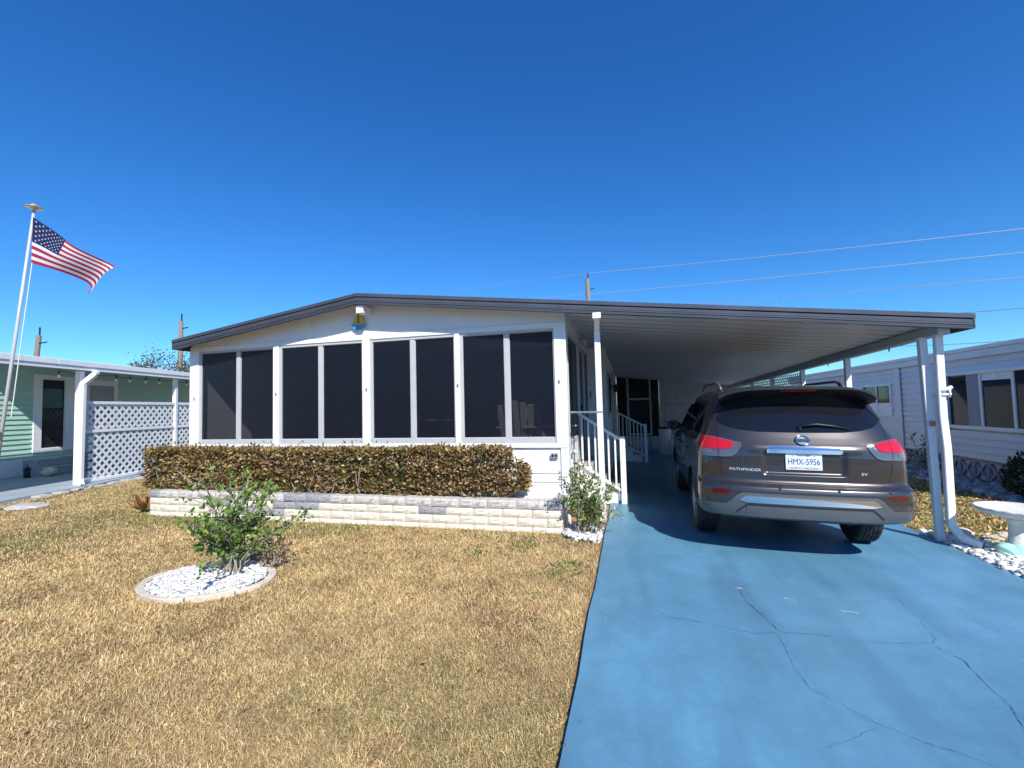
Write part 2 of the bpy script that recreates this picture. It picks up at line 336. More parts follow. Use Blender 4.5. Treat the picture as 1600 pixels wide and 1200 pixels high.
tag(MB().box(-80, 80, -14.5, -8.05, -.2, -.02).build('street', M('asphalt', (.06, .06, .062), .9, var=[(3, .15), (60, .2)], bump=[(80, .4, .006)])), kind='structure')
n = 9000; x = rng.uniform(-70, 70, n); hh = 2.2 + 4.5 * vnoise(x, x * 0, .12, 77) ** 1.5
P = np.stack([x, -34 + rng.normal(0, 1.6, n), hh * rng.random(n) ** .8], 1)
tag(leaves('reflection_treeline', P, rng.normal(size=(n, 3)), rng.uniform(.5, 1.1, n), pick([(.05, .08, .03), (.08, .11, .04), (.11, .10, .05)], n), leaf_m, None, .8), 'added line of trees behind the viewer, there for reflections', 'treeline', kind='stuff')  # unseen tree mass, added as a dark band for glass and car reflections

# ================================================================== THE MOBILE HOME
YF, FY = 6.10, 6.40                     # fascia front, facade plane
XL, XR, XRID = -7.49, -.86, -3.98
def ztop(x): return 3.378 - .1405 * (XRID - x) if x < XRID else 3.378 - .1166 * (x - XRID)
home = thing('mobile_home', 'white mobile home with dark slate gable roof edge and screened front porch', 'house', (-4.2, 6.4, 0))
# facade wall pieces round the window bays
BAYS = [(-7.31, -5.75, -6.483), (-5.645, -4.072, -4.852), (-3.945, -2.52, -3.214), (-2.44, -1.018, -1.716)]
ZS, ZH = 1.075, 2.69
m = MB()
m.box(XL, XR, FY, FY + .09, -.05, ZS)
m.prism([(XL, ZH), (XR, ZH), (XR, ztop(XR) - .06), (XRID, ztop(XRID) - .06), (XL, ztop(XL) - .06)], 'y', FY, FY + .09)
ed = [XL] + [v for b in BAYS for v in b[:2]] + [XR]
for i in range(0, len(ed), 2): m.box(ed[i], ed[i + 1], FY, FY + .09, ZS, ZH)
m.build('front_wall', white, home)
MB().box(XL - .01, XR + .012, FY - .022, FY - .002, ZH + .012, ZH + .085).build('head_trim', white, home, bev=.004)
MB().box(XL - .01, XR + .012, FY - .032, FY - .002, ZS - .075, ZS - .012).build('sill_trim', white, home, bev=.004)
MB().box(XL, XR, FY - .016, FY - .002, -.05, .40).build('skirting', white, home, bev=.004)
for z in (.52, .64):
    MB().box(XL, XR, FY - .008, FY - .002, z, z + .008).build('seam', trim, home)
for i in range(0, len(ed), 2):
    a, b = ed[i], ed[i + 1]
    if i == 0: a = XL - .012
    if i == len(ed) - 2: b = XR + .012
    MB().box(a, b, FY - .026, FY - .002, ZS - .012, ZH + .012).build('corner_board' if i in (0, len(ed) - 2) else 'mullion_post', white, home, bev=.004)
MB().box(XL - .012, XL + .10, FY - .024, FY - .002, -.05, ZS - .076).build('corner_board', white, home, bev=.003)
MB().box(XR - .10, XR + .012, FY - .024, FY - .002, -.05, ZS - .076).build('corner_board', white, home, bev=.003)
def window(x0, x1, xm, z0, z1, parent, y=FY, axis='x'):
    fr = MB(); t = .045; tr_ = .018; tb_ = .07; tt_ = .03
    def bx(mb, a, b, c, d_, e, f):
        if axis == 'x': mb.box(a, b, c, d_, e, f)
        else: mb.box(XR - (d_ - FY) - .0, XR - (c - FY), a, b, e, f)
    for a, b, c, d_ in ((x0, x0 + t, z0, z1), (x1 - tr_, x1, z0, z1), (x0 + t, x1 - tr_, z0, z0 + tb_), (x0 + t, x1 - tr_, z1 - tt_, z1)): bx(fr, a, b, FY - .008, FY + .05, c, d_)
    f = fr.build('window', trim, parent, bev=.003)
    if xm is not None:
        s_ = MB(); bx(s_, xm - .04, xm + .04, FY - .002, FY + .045, z0 + tb_, z1 - tt_); s_.build('meeting_stile', trim, f, bev=.003)
        spans = ((x0 + t, xm - .04), (xm + .04, x1 - tr_))
    else: spans = ((x0 + t, x1 - tr_),)
    for k, (a, b) in enumerate(spans):
        fy = FY + .012 + .012 * k
        s_ = MB(); bx(s_, a, b, fy, fy + .002, z0 + tb_, z1 - tt_); s_.build('screen', screen_m, f)
        e_ = MB()
        for q in ((a, a + .006, z0 + tb_, z1 - tt_), (b - .006, b, z0 + tb_, z1 - tt_), (a + .006, b - .006, z0 + tb_, z0 + tb_ + .008), (a + .006, b - .006, z1 - tt_ - .008, z1 - tt_)): bx(e_, q[0], q[1], fy - .006, fy + .006, q[2], q[3])
        e_.build('screen_frame', trim, f)
    return f
for b in BAYS: window(b[0], b[1], b[2], ZS, ZH, home)
for x, z in ((-7.385, 1.87), (-5.683, 1.90), (-3.995, 1.92), (-2.47, 1.93), (-.955, 1.93)):
    l = MB(); l.box(x - .012, x + .012, FY - .04, FY - .026, z - .022, z + .022); l.tube([(x, FY - .035, z), (x + .012, FY - .06, z + .004), (x + .028, FY - .062, z + .022)], .005, 6)
    l.build('shutter_hook', alu, home)
pl = MB().box(-1.10, -1.0, FY - .05, FY - .002, .86, .93).build('outlet_cover', alu, home, bev=.006)
for dx in (-.022, .022): MB().box(-1.05 + dx - .014, -1.05 + dx + .014, FY - .054, FY - .0505, .878, .912).build('outlet_flap', black_m, pl)
# ridge beam stub and gable ornament
MB().box(-4.02, -3.90, YF + .03, FY, ztop(-3.96) - .30, ztop(-3.96) - .175).build('ridge_beam', white, home, bev=.006)
sb = thing('sailboat_ornament', 'small yellow and blue sailboat plaque hung under the gable peak', 'ornament', (-4.12, FY - .03, 2.87))
bx_, by_ = -4.12, FY - .03
hull = [(-.12, .075), (.12, .075), (.095, .025), (.06, .0), (-.075, .0), (-.105, .03)]
MB().prism([(bx_ + u, 2.87 + v) for u, v in hull], 'y', by_ - .018, by_).build('hull', blue_p, sb)
MB().prism([(bx_ + u, 2.87 + v) for u, v in ((-.125, .076), (.125, .076), (.122, .098), (-.122, .098))], 'y', by_ - .019, by_).build('gunwale', yellow, sb)
MB().prism([(bx_ + u, 2.87 + v) for u, v in ((.008, .10), (.115, .10), (.008, .31))], 'y', by_ - .012, by_).build('mainsail', yellow, sb)
MB().prism([(bx_ + u, 2.87 + v) for u, v in ((-.012, .10), (-.105, .10), (-.012, .27))], 'y', by_ - .012, by_).build('jib', yellow, sb)
MB().tube([(bx_ - .002, by_ - .01, 2.96), (bx_ - .002, by_ - .01, 3.20)], .006, 6).build('mast', black_m, sb)
MB().prism([(bx_ + u, 2.87 + v) for u, v in ((-.004, .335), (-.08, .318), (-.004, .305))], 'y', by_ - .012, by_ - .006).build('pennant', black_m, sb)
# roof
rp = [(-7.56, ztop(-7.56)), (XRID, ztop(XRID)), (XR, ztop(XR))]
roof = MB().prism([(x, z - .012) for x, z in rp] + [(x, z - .062) for x, z in reversed(rp)], 'y', YF + .02, 18.0).build('roof', roof_m, home)
def fascia(x0, x1, parent, mat):
    z0, z1 = ztop(x0), ztop(x1)
    for nm, a, b, ya, yb in (('fascia_cap', .0, .052, YF - .018, YF + .05), ('fascia_board', .060, .104, YF - .004, YF + .03), ('fascia_rib', .106, .128, YF - .010, YF + .03), ('fascia_board', .130, .150, YF - .003, YF + .03), ('fascia_lip', .152, .168, YF - .010, YF + .05)):
        MB().prism([(x0, z0 - a), (x1, z1 - a), (x1, z1 - b), (x0, z0 - b)], 'y', ya, yb).build(nm, mat, parent, bev=.003)
    MB().prism([(x0, z0 - .003), (x1, z1 - .003), (x1, z1 - .165), (x0, z0 - .165)], 'y', YF + .031, YF + .036).build('fascia_backing', black_m, parent)
fascia(-7.56, XRID, roof, fascia_m); fascia(XRID, XR, roof, fascia_m2)
for a, b, x0, x1 in ((.0, .055, -7.58, -7.561), (.06, .165, -7.572, -7.561)): MB().box(x0, x1, YF, 18.0, ztop(-7.56) - b, ztop(-7.56) - a).build('eave_trim', fascia_m, roof)
# side and rear body
m = MB().box(XL, XL + .09, FY + .09, 18.0, -.05, ztop(XL) - .07); m.build('left_wall', white, home)
SX = XR
s = MB()
s.box(SX - .09, SX, FY + .09, 9.85, -.05, .62); s.box(SX - .09, SX, FY + .09, 9.85, 2.66, ztop(SX) - .07)
for a, b in ((FY + .09, 6.62), (7.92, 8.02), (8.92, 9.02), (9.75, 9.85)): s.box(SX - .09, SX, a, b, .62, 2.66)
s.box(SX - .09, SX, 6.62, 7.92, .62, 1.02)
s.build('side_wall', white, home)
window(6.62, 7.92, None, 1.02, 2.66, home, axis='y'); window(9.02, 9.75, None, .62, 2.66, home, axis='y')
# screen door in the side wall
dr = MB()
for a, b, c, e in ((8.02, 8.10, .62, 2.66), (8.84, 8.92, .62, 2.66), (8.10, 8.84, 2.56, 2.66), (8.10, 8.84, .62, .74), (8.10, 8.84, 1.44, 1.52)): dr.box(SX - .03, SX + .012, a, b, c, e)
door = dr.build('door', trim, home, bev=.004)
MB().box(SX - .012, SX - .009, 8.10, 8.84, .74, 2.56).build('screen', screen_m, door)
MB().box(SX + .012, SX + .05, 8.12, 8.16, 1.46, 1.60).build('handle', black_m, door, bev=.004)
# interior of the porch
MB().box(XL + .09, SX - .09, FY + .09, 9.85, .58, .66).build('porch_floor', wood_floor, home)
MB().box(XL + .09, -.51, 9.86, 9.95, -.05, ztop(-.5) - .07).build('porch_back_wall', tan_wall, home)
# siding boards of the jog wall (faces the street) and the carport side
for k in range(18):
    z = .02 + k * .155
    if z + .155 > ztop(-.5) - .12: break
    MB().add([(SX, 9.845, z), (-.5, 9.845, z), (-.5, 9.852, z + .153), (SX, 9.852, z + .153), (SX, 9.87, z), (-.5, 9.87, z), (-.5, 9.87, z + .153), (SX, 9.87, z + .153)],
             [(0, 1, 2, 3), (4, 7, 6, 5), (0, 4, 5, 1), (3, 2, 6, 7), (1, 5, 6, 2), (0, 3, 7, 4)]).build('siding_board', white, home)
    MB().add([(-.492, 9.87, z), (-.492, 17.6, z), (-.50, 17.6, z + .153), (-.50, 9.87, z + .153), (-.53, 9.87, z), (-.53, 17.6, z), (-.53, 17.6, z + .153), (-.53, 9.87, z + .153)],
             [(0, 1, 2, 3), (4, 7, 6, 5), (0, 4, 5, 1), (3, 2, 6, 7), (1, 5, 6, 2), (0, 3, 7, 4)]).build('siding_board', white, home)
MB().box(-.54, -.47, 9.835, 9.90, 0, ztop(-.5) - .13).build('corner_board', white, home, bev=.004)
# side window with shutter behind the second steps, side door
sw_ = MB().box(-.49, -.46, 10.5, 11.5, 1.3, 2.35).build('window', trim, home)
MB().box(-.459, -.452, 10.58, 11.42, 1.38, 2.27).build('pane', glass_dark, sw_)
MB().box(-.49, -.44, 13.0, 13.85, .60, 2.5).build('side_door', trim, home)
# house number
for ch, x in (('1', -.815), ('4', -.595)):
    V, F = text_mesh(ch, .20)
    MB().add([(x + v[0], 9.838, 1.80 + v[1]) for v in V] + [(x + v[0], 9.832, 1.80 + v[1]) for v in V], [f for f in F] + [tuple(i + len(V) for i in f) for f in F]).build('house_number', black_m, home)
# porch lights on the side wall
def wall_lamp(x, y, z, par, label):
    t = thing('wall_lantern', label, 'lantern', (x, y, z))
    MB().box(x, x + .02, y - .04, y + .04, z - .07, z + .07).build('back_plate', bronze, t, bev=.005)
    MB().tube([(x + .02, y, z), (x + .10, y, z + .04), (x + .13, y, z + .02)], .008, 6).build('arm', bronze, t)
    MB().lathe([(.02, .06), (.055, .03), (.075, .0), (.06, -.005)], (x + .13, y, z), 10).build('hood', bronze, t)
    MB().lathe([(.035, -.15), (.055, -.006)], (x + .13, y, z), 6).build('glass', glass_dark, t)
    return t
wall_lamp(-.49, 12.2, 2.05, home, 'dark lantern on the house side wall above the second railing')
t = thing('floodlight', 'twin white floodlight above the porch side door', 'light', (SX, 8.2, 2.74))
MB().lathe([(.05, 0), (.05, .03)], (SX, 8.2, 2.74), 12, axis='x').build('base', trim, t)
for dy in (-.11, .11): MB().lathe([(.02, .0), (.05, .06), (.055, .10), (.03, .115)], (SX + .03, 8.2 + dy, 2.71), 12, axis='x').build('lamp_head', trim, t, smooth=True)

# ------------------------------------------------------------------ carport
cp = thing('carport', 'flat carport roof of pale ribbed pans on white posts beside the house', 'carport', (1.4, 6.1, 0))
XE = 3.68
fascia(XR, XE, cp, fascia_m2)
MB().prism([(XR, ztop(XR) - .012), (XE, ztop(XE) - .012), (XE, ztop(XE) - .05), (XR, ztop(XR) - .05)], 'y', YF + .02, 18.0).build('roof', roof_m, cp)
for a, b, x0, x1 in ((.0, .055, XE + .001, XE + .018), (.06, .165, XE + .001, XE + .010)): MB().box(x0, x1, YF - .01, 18.0, ztop(XE) - b, ztop(XE) - a).build('eave_trim', fascia_m2, cp)
pan_me = None; PW = .30
for k in range(40):
    y = YF + .05 + k * PW
    if y + PW > 18.0: break
    if pan_me is None:
        x0, x1 = XR + .0, XE - .02; pts = [(0, .0), (.012, -.003), (.03, -.014), (.05, -.003), (.15, .0), (.16, -.007), (.175, -.007), (.185, 0), (.285, -.002), (.298, -.0)]
        zz = lambda x, q: ztop(x) - .108 + q - .02 * 0
        V = [(x0, a, zz(x0, q)) for a, q in pts] + [(x1, a, zz(x1, q)) for a, q in pts]; n = len(pts)
        V += [(x0, a, zz(x0, .02)) for a, q in pts] + [(x1, a, zz(x1, .02)) for a, q in pts]
        F = [(i, i + 1, n + i + 1, n + i) for i in range(n - 1)] + [(2 * n + i, 3 * n + i, 3 * n + i + 1, 2 * n + i + 1) for i in range(n - 1)] + [(0, n, 3 * n, 2 * n), (n - 1, 3 * n - 1, 4 * n - 1, 2 * n - 1)]
        pan_me = MB().add(V, F).mesh('roof_pan', ORG[cp.name] - np.array([0, 6.1, 0])); pan_me.materials.append(ceil_m)
    o = link('roof_pan', pan_me, None, cp); o.location = (0, y - 6.1, -.02 * (y - 6.1))
MB().add([(3.38, YF + .06, 2.285), (3.50, YF + .06, 2.285), (3.50, 18.0, 2.05), (3.38, 18.0, 2.05), (3.38, YF + .06, 2.40), (3.50, YF + .06, 2.39), (3.50, 18.0, 2.15), (3.38, 18.0, 2.16)],
         [(0, 3, 2, 1), (4, 5, 6, 7), (0, 1, 5, 4), (1, 2, 6, 5), (2, 3, 7, 6), (3, 0, 4, 7)]).build('beam', trim, cp, bev=.006)
zc = lambda y: 2.285 - (y - 6.16) / 11.84 * .235
fp = MB().bar((3.440, 6.49, -.10), (3.378, 6.46, 2.29), .08, .07, (0, 1, 0)).build('post', white, cp, bev=.006)
MB().bar((3.449, 6.452, .62), (3.443, 6.452, .72), .06, .003, (0, 1, 0)).build('rust_stain', stain, fp)
MB().bar((3.411, 6.422, 1.24), (3.409, 6.422, 1.30), .06, .003, (0, 1, 0)).build('rust_stain', stain, fp)
for y in (8.55, 10.55, 12.6, 14.6, 16.8): MB().box(3.395, 3.475, y - .035, y + .035, -.10, zc(y) - .001).build('post', white, cp, bev=.005)
MB().bar((-.39, 6.095, ztop(-.39) - .215), (-.412, 6.42, ztop(-.39) - .36), .07, .06).build('downspout_elbow', white, cp, bev=.006)
MB().box(-.452, -.372, 6.385, 6.455, 0, ztop(-.39) - .33).build('downspout', white, cp, bev=.005)
MB().box(-.445, -.335, 6.085 - .012, 6.088, ztop(-.39) - .235, ztop(-.39) - .155).build('post_bracket', white, cp, bev=.004)
# downspout with bends and kicked-out shoe
DS = [(3.485, 6.36, 2.29), (3.475, 6.36, 1.35), (3.492, 6.36, .98), (3.485, 6.36, .12), (3.54, 6.30, .0), (3.66, 6.20, -.055)]
dsp = MB()
for a, b in zip(DS[:-1], DS[1:]): dsp.bar(a, Vector(b) + (Vector(b) - Vector(a)).normalized() * .012, .08, .065, (0, 1, .2))
dsp.build('downspout', white, cp, bev=.008)
MB().bar((3.650, 6.207, -.051), (3.674, 6.189, -.057), .068, .05, (0, 1, .2)).build('spout_mouth', black_m, cp)
hk = MB(); hk.tube([(3.44, 6.41, 1.60), (3.45, 6.36, 1.64), (3.50, 6.31, 1.66), (3.56, 6.32, 1.69)], .02, 8); hk.tube([(3.42, 6.40, 1.58), (3.47, 6.33, 1.60), (3.55, 6.31, 1.61)], .014, 8); hk.tube([(3.53, 6.31, 1.57), (3.54, 6.31, 1.70)], .012, 8)
one('rope_cleat', hk, white, 'white cleat tied to the leaning front carport post', 'cleat', smooth=True)
# bird pegs under the beam
for y in (7.3, 9.3): MB().tube([(3.44, y, zc(y) - .05), (3.44, y, zc(y) + .01)], .008, 6).build('hook', black_m, cp)
# lattice screen along the rear half of the carport: every slat a piece
slat_meshes = {}
def lattice(parent, u0, u1, z0, z1, pitch, wid, place, mat, thick=.006):
    """diagonal slats clipped to a rectangle (u,z); place(u,z,layer)->xyz"""
    L = z1 - z0
    for sgn, lay in ((1, 0), (-1, 1)):
        k = u0 - L
        while k < u1 + L:
            # line u = k + (z - z0)*sgn  (sgn -1 starts at k+L)
            a = k if sgn == 1 else k + L
            p = (a, z0); q = (a + sgn * L, z1)
            ta, tb = 0., 1.
            du = q[0] - p[0]
            for lim, s_ in ((u0, 1), (u1, -1)):
                f0 = (p[0] - lim) * s_; f1 = (q[0] - lim) * s_
                if f0 < 0 and f1 < 0: ta, tb = 1, 0; break
                if f0 < 0: ta = max(ta, f0 / (f0 - f1))
                elif f1 < 0: tb = min(tb, f0 / (f0 - f1))
            if tb - ta > .02:
                A = place(p[0] + du * ta, z0 + L * ta, lay); B = place(p[0] + du * tb, z0 + L * tb, lay)
                MB().bar(A, B, wid, thick, place(0, 0, 9)).build('slat', mat, parent)
            k += pitch
lat = thing('lattice_screen', 'white diagonal lattice screen closing the rear right side of the carport', 'lattice', (3.44, 12.5, -.1))
lattice(lat, 10.6, 16.7, .35, 2.15, .125, .034, lambda u, z, l: (1, 0, 0) if l == 9 else (3.43 + .008 * l, u, z), white)
for z in (.33,): MB().box(3.415, 3.46, 10.59, 16.7, z - .02, z + .02).build('rail', white, lat)

# ------------------------------------------------------------------ back wall of the carport
bw = thing('storage_room', 'white storage room wall with dark screen door closing the carport', 'shed', (1.4, 17.6, -.1))
room_m = M('storage_room_paint', (.52, .54, .57), .6, var=[(1.5, .06)])
cz = lambda x: ztop(x) - .11 - .02 * 11.5
MB().prism([(1.04, -.15), (3.66, -.15), (3.66, cz(3.66)), (1.04, cz(1.04))], 'y', 17.6, 17.7).build('wall', room_m, bw)
MB().box(-.49, 1.039, 17.6, 17.7, -.15, .40).build('kneewall', room_m, bw)
MB().box(1.24, 2.07, 17.57, 17.597, .0, 1.56).build('door', trim, bw, bev=.004)
MB().prism([(-.49, .40), (1.04, .40), (1.04, cz(1.04)), (-.49, cz(-.49))], 'y', 17.63, 17.635).build('screen', screen_m, bw)
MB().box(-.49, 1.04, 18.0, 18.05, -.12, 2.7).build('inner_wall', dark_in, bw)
for a, b, c, e in ((-.12, -.05, .02, 2.55), (.68, .74, .02, 2.5), (-.05, .68, 1.74, 1.81), (-.05, .68, .44, .50)): MB().box(a, b, 17.575, 17.60, c, e).build('door_frame', trim, bw, bev=.004)
MB().lathe([(.05, 0), (.055, .03), (.02, .05)], (1.62, 17.59, 1.78), 14, axis='x').build('vent', trim, bw)
# bin and sacks beside the wall
bn = thing('waste_bin', 'tall white waste bin with dark lid rim at the back of the carport', 'bin', (1.03, 15.4, dz(1.03)))
MB().lathe([(.155, 0), (.175, .05), (.185, .80), (.19, .82)], (1.03, 15.4, dz(1.03)), 20).build('body', white, bn, smooth=False)
MB().lathe([(.20, .82), (.205, .84), (.19, .87), (.05, .88)], (1.03, 15.4, dz(1.03)), 20).build('lid', black_m, bn)
MB().tube([(.89, 15.4, .84), (.87, 15.35, 1.0), (1.03, 15.3, 1.03), (1.19, 15.35, 1.0), (1.17, 15.4, .84)], .012, 6).build('handle', black_m, bn)
def blob(c, r, n, amp, seed):
    bm = bmesh.new(); bmesh.ops.create_icosphere(bm, subdivisions=3, radius=1); rr = np.random.default_rng(seed)
    ph = rr.uniform(0, 6, (6, 3)); fr = rr.uniform(2, 7, (6, 3))
    V = []
    for v in bm.verts:
        p = np.array(v.co); q = 1 + amp * np.mean([math.sin(fr[k] @ p * 1.3 + ph[k, 0]) for k in range(6)]) * 2
        V.append((c[0] + p[0] * r[0] * q, c[1] + p[1] * r[1] * q, c[2] + r[2] + p[2] * r[2] * q))
    F = [tuple(v.index for v in f.verts) for f in bm.faces]; bm.free(); return MB().add(V, F)
one('laundry_sack', blob((1.24, 14.8, dz(1.2)), (.17, .16, .30), 3, .25, 3), white, 'crumpled white sack standing beside the waste bin near the car', 'sack', smooth=True)

# ------------------------------------------------------------------ steps and railings
def steps_rail(x0, x1, y, zl, zb, depth, label_s, label_r, nst, nbal, mat):
    st = thing('entry_steps', label_s, 'steps', ((x0 + x1) / 2, y + depth / 2, dz(x1)))
    run = (x1 - x0 - .05) / nst
    for k in range(nst):
        z1 = zl * (nst - k) / nst - .02
        MB().box(x0 + .0, x0 + run * (k + 1), y + .04, y + depth, (zl * (nst - k - 1) / nst if k < nst - 1 else dz(x1)) - .019, z1).build('step', mat, st, bev=.008)
        MB().box(x0 + run * k - .0, x0 + run * (k + 1) + .02, y + .025, y + depth + .015, z1 + .001, z1 + .03).build('tread', conc, st, bev=.005)
    rl = thing('stair_railing', label_r, 'railing', ((x0 + x1) / 2, y, dz(x1)))
    zt0, zt1 = zl + .84, zl + .84 - zb
    MB().bar((x0, y, zt0), (x1, y, zt1), .045, .045).build('handrail', white, rl, bev=.006)
    MB().bar((x0, y, zl + .02), (x1, y, zl + .02 - zb), .035, .04).build('bottom_rail', white, rl, bev=.004)
    MB().box(x1 - .0, x1 + .085, y - .042, y + .042, dz(x1), zt1 + .04).build('newel_post', white, rl, bev=.006)
    for k in range(nbal):
        f = (k + .6) / (nbal + .3); x = x0 + (x1 - x0) * f; MB().box(x - .014, x + .014, y - .014, y + .014, zl + .02 - zb * f, zt0 - zb * f).build('baluster', white, rl, bev=.003)
    return st, rl
steps_rail(SX + .01, -.19, 7.60, .62, .43, 1.1, 'white entry steps rising from the driveway to the porch side door', 'white metal stair railing beside the porch front corner', 3, 6, white)
steps_rail(-.48, .33, 13.2, .58, .43, 1.0, 'shaded steps to the rear side door near the storage room', 'shaded white stair railing far back under the carport', 3, 8, white)
rod = MB().tube([(-.83, 6.43, 1.49), (-.36, 6.165, 1.49)], .012, 8)
one('grab_rod', rod, alu, 'thin horizontal metal rod from the porch corner to the slim white post', 'rod')
hs_ = MB(); hs_.tube([(-.82, 6.36, .05), (-.80, 6.34, .35), (-.815, 6.35, .7), (-.81, 6.37, .95)], .012, 8); hs_.tube([(-.80, 6.36, .93), (-.76, 6.30, .97), (-.74, 6.27, .94)], .016, 8)
one('garden_tap_pipe', hs_, white, 'thin white standpipe with tap at the right corner of the house', 'tap', smooth=True)

# ------------------------------------------------------------------ porch furniture seen dimly through the screens
def chair(x, y, rz, label):
    t = local(thing('porch_chair', label, 'chair', (x, y, .662), (0, 0, rz), 'cream chairs inside the screened porch'))
    MB().box(-.27, .27, -.26, .26, .36, .41).build('seat', plastic_white, t, bev=.015)
    for k in range(5):
        xx = -.22 + k * .11; MB().bar((xx, .24, .40), (xx * 1.15, .42, 1.02 - abs(k - 2) * .03), .095, .022, (0, 1, 0)).build('back_slat', plastic_white, t, bev=.004)
    for sx in (-1, 1):
        MB().bar((sx * .30, -.30, .60), (sx * .30, .34, .60), .09, .03).build('armrest', plastic_white, t, bev=.006)
        for sy in (-.26, .26): MB().bar((sx * .29, sy, 0), (sx * .29, sy, .59), .05, .06).build('leg', plastic_white, t, bev=.005)
    return t
chair(-1.75, 7.35, R(180), 'cream slatted porch chair with its back towards the front screens')
chair(-1.22, 7.25, R(75), 'cream slatted porch chair seen side-on at the right end of the porch')
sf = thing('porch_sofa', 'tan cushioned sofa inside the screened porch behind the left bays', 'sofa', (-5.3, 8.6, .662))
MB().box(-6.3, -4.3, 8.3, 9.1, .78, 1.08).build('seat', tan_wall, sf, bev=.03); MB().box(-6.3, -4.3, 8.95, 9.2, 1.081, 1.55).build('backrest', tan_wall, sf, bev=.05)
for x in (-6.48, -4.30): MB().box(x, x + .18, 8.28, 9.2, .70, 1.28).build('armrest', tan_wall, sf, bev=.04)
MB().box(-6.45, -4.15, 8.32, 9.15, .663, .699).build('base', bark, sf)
tb = thing('porch_table', 'round table inside the screened porch behind the third bay', 'table', (-3.3, 8.0, .662))
MB().lathe([(.5, .70), (.52, .72), (.5, .74)], (-3.3, 8.0, .662), 28).build('top', tan_wall, tb)
MB().lathe([(.25, 0), (.06, .06), (.05, .69)], (-3.3, 8.0, .662), 16).build('pedestal', tan_wall, tb)

# ------------------------------------------------------------------ block planter
pw = thing('block_planter', 'low cream and grey split-face block planter wall in front of the house', 'planter', (-4.3, 5.85, 0))
PX0, PX1, PYF, PYB = -7.68, -.88, 5.85, 6.34
BL, BH = .40, .112
def blockmesh(L, seed, D=.17):
    bm = bmesh.new(); rr = np.random.default_rng(seed); nx = 9
    V = []; zz = [0, .03, .056, .082, BH - .006]; idx = {}
    for j, z in enumerate(zz):
        for i in range(nx):
            x = .003 + (L - .006) * i / (nx - 1); e = (i in (0, nx - 1)) or (j in (0, 4)); idx[i, j] = bm.verts.new((x, (0.004 if e else -.006 + rr.uniform(-.005, .005)), z))
    for j in range(4):
        for i in range(nx - 1): bm.faces.new((idx[i, j], idx[i + 1, j], idx[i + 1, j + 1], idx[i, j + 1]))
    b = [bm.verts.new(p) for p in ((.003, D, 0), (L - .003, D, 0), (L - .003, D, BH - .006), (.003, D, BH - .006))]
    bm.faces.new((b[1], b[0], b[3], b[2]))
    bm.faces.new([idx[i, 4] for i in range(nx)] + [b[2], b[3]]); bm.faces.new([idx[i, 0] for i in range(nx - 1, -1, -1)] + [b[0], b[1]])
    bm.faces.new([idx[0, j] for j in range(4, -1, -1)] + [b[0], b[3]][0:2]); bm.faces.new([idx[nx - 1, j] for j in range(5)] + [b[2], b[1]])
    bmesh.ops.recalc_face_normals(bm, faces=bm.faces); me = bpy.data.meshes.new('block'); bm.to_mesh(me); bm.free(); return me
BM = {}
def place_block(x, y, z, L, mat, rot=0):
    key = (round(L, 3), mat.name, random.randrange(4))
    if key not in BM: me = blockmesh(L, hash((key[0], key[2])) % 999); me.materials.append(mat); BM[key] = me
    o = link('block', BM[key], None, pw); o.location = Vector((x, y, z)) - pw.location; o.rotation_euler = (0, 0, rot); return o
rows = 4
for r in range(rows):
    z = -.075 + r * BH; x = PX0 - (.2 if r % 2 else 0) ; capr = r == rows - 1
    if r % 2: x = PX0 - .2
    k = 0
    while x < PX1 - .03:
        a = max(x, PX0); b = min(x + BL, PX1)
        if b - a > .05:
            if capr: mt = pale_b if random.random() < .62 else grey_b
            elif r == 2: mt = grey_b if k in (3, 6, 7, 12) else cream_b
            elif r == 1: mt = grey_b if k in (5, 6) else cream_b
            else: mt = cream_b
            place_block(a, PYF + random.uniform(-.004, .004) - (.010 if capr else 0), z, round(b - a, 2), mt)
        x += BL; k += 1
    for X, rot in ((PX1 + .0, R(90)), (PX0, R(-90))):       # end returns
        y = PYF + .175
        while y < PYB - .05:
            L = min(.30, PYB - y)
            o = place_block(X, y if rot > 0 else y + L, z, round(L, 2), pale_b if capr else cream_b, rot)
            y += .30
MB().box(PX0 + .17, PX1 - .17, PYF + .172, FY - .04, .0, .30).build('soil', soil, pw)

# ------------------------------------------------------------------ gravels
def gravel_cols(n): return pick([(.72, .72, .71), (.62, .61, .60), (.78, .78, .78), (.45, .44, .43)], n, [4, 3, 3, 1])
# in the planter end
n = 420; P = np.stack([rng.uniform(-1.6, PX1 - .19, n), rng.uniform(PYF + .18, FY - .06, n), rng.uniform(.30, .33, n)], 1)
o = stones('gravel', P, rng.uniform(.02, .045, n), gravel_cols(n), gravel_m); tag(o, 'white stone chips lying in the right end of the block planter', 'gravel', kind='stuff')
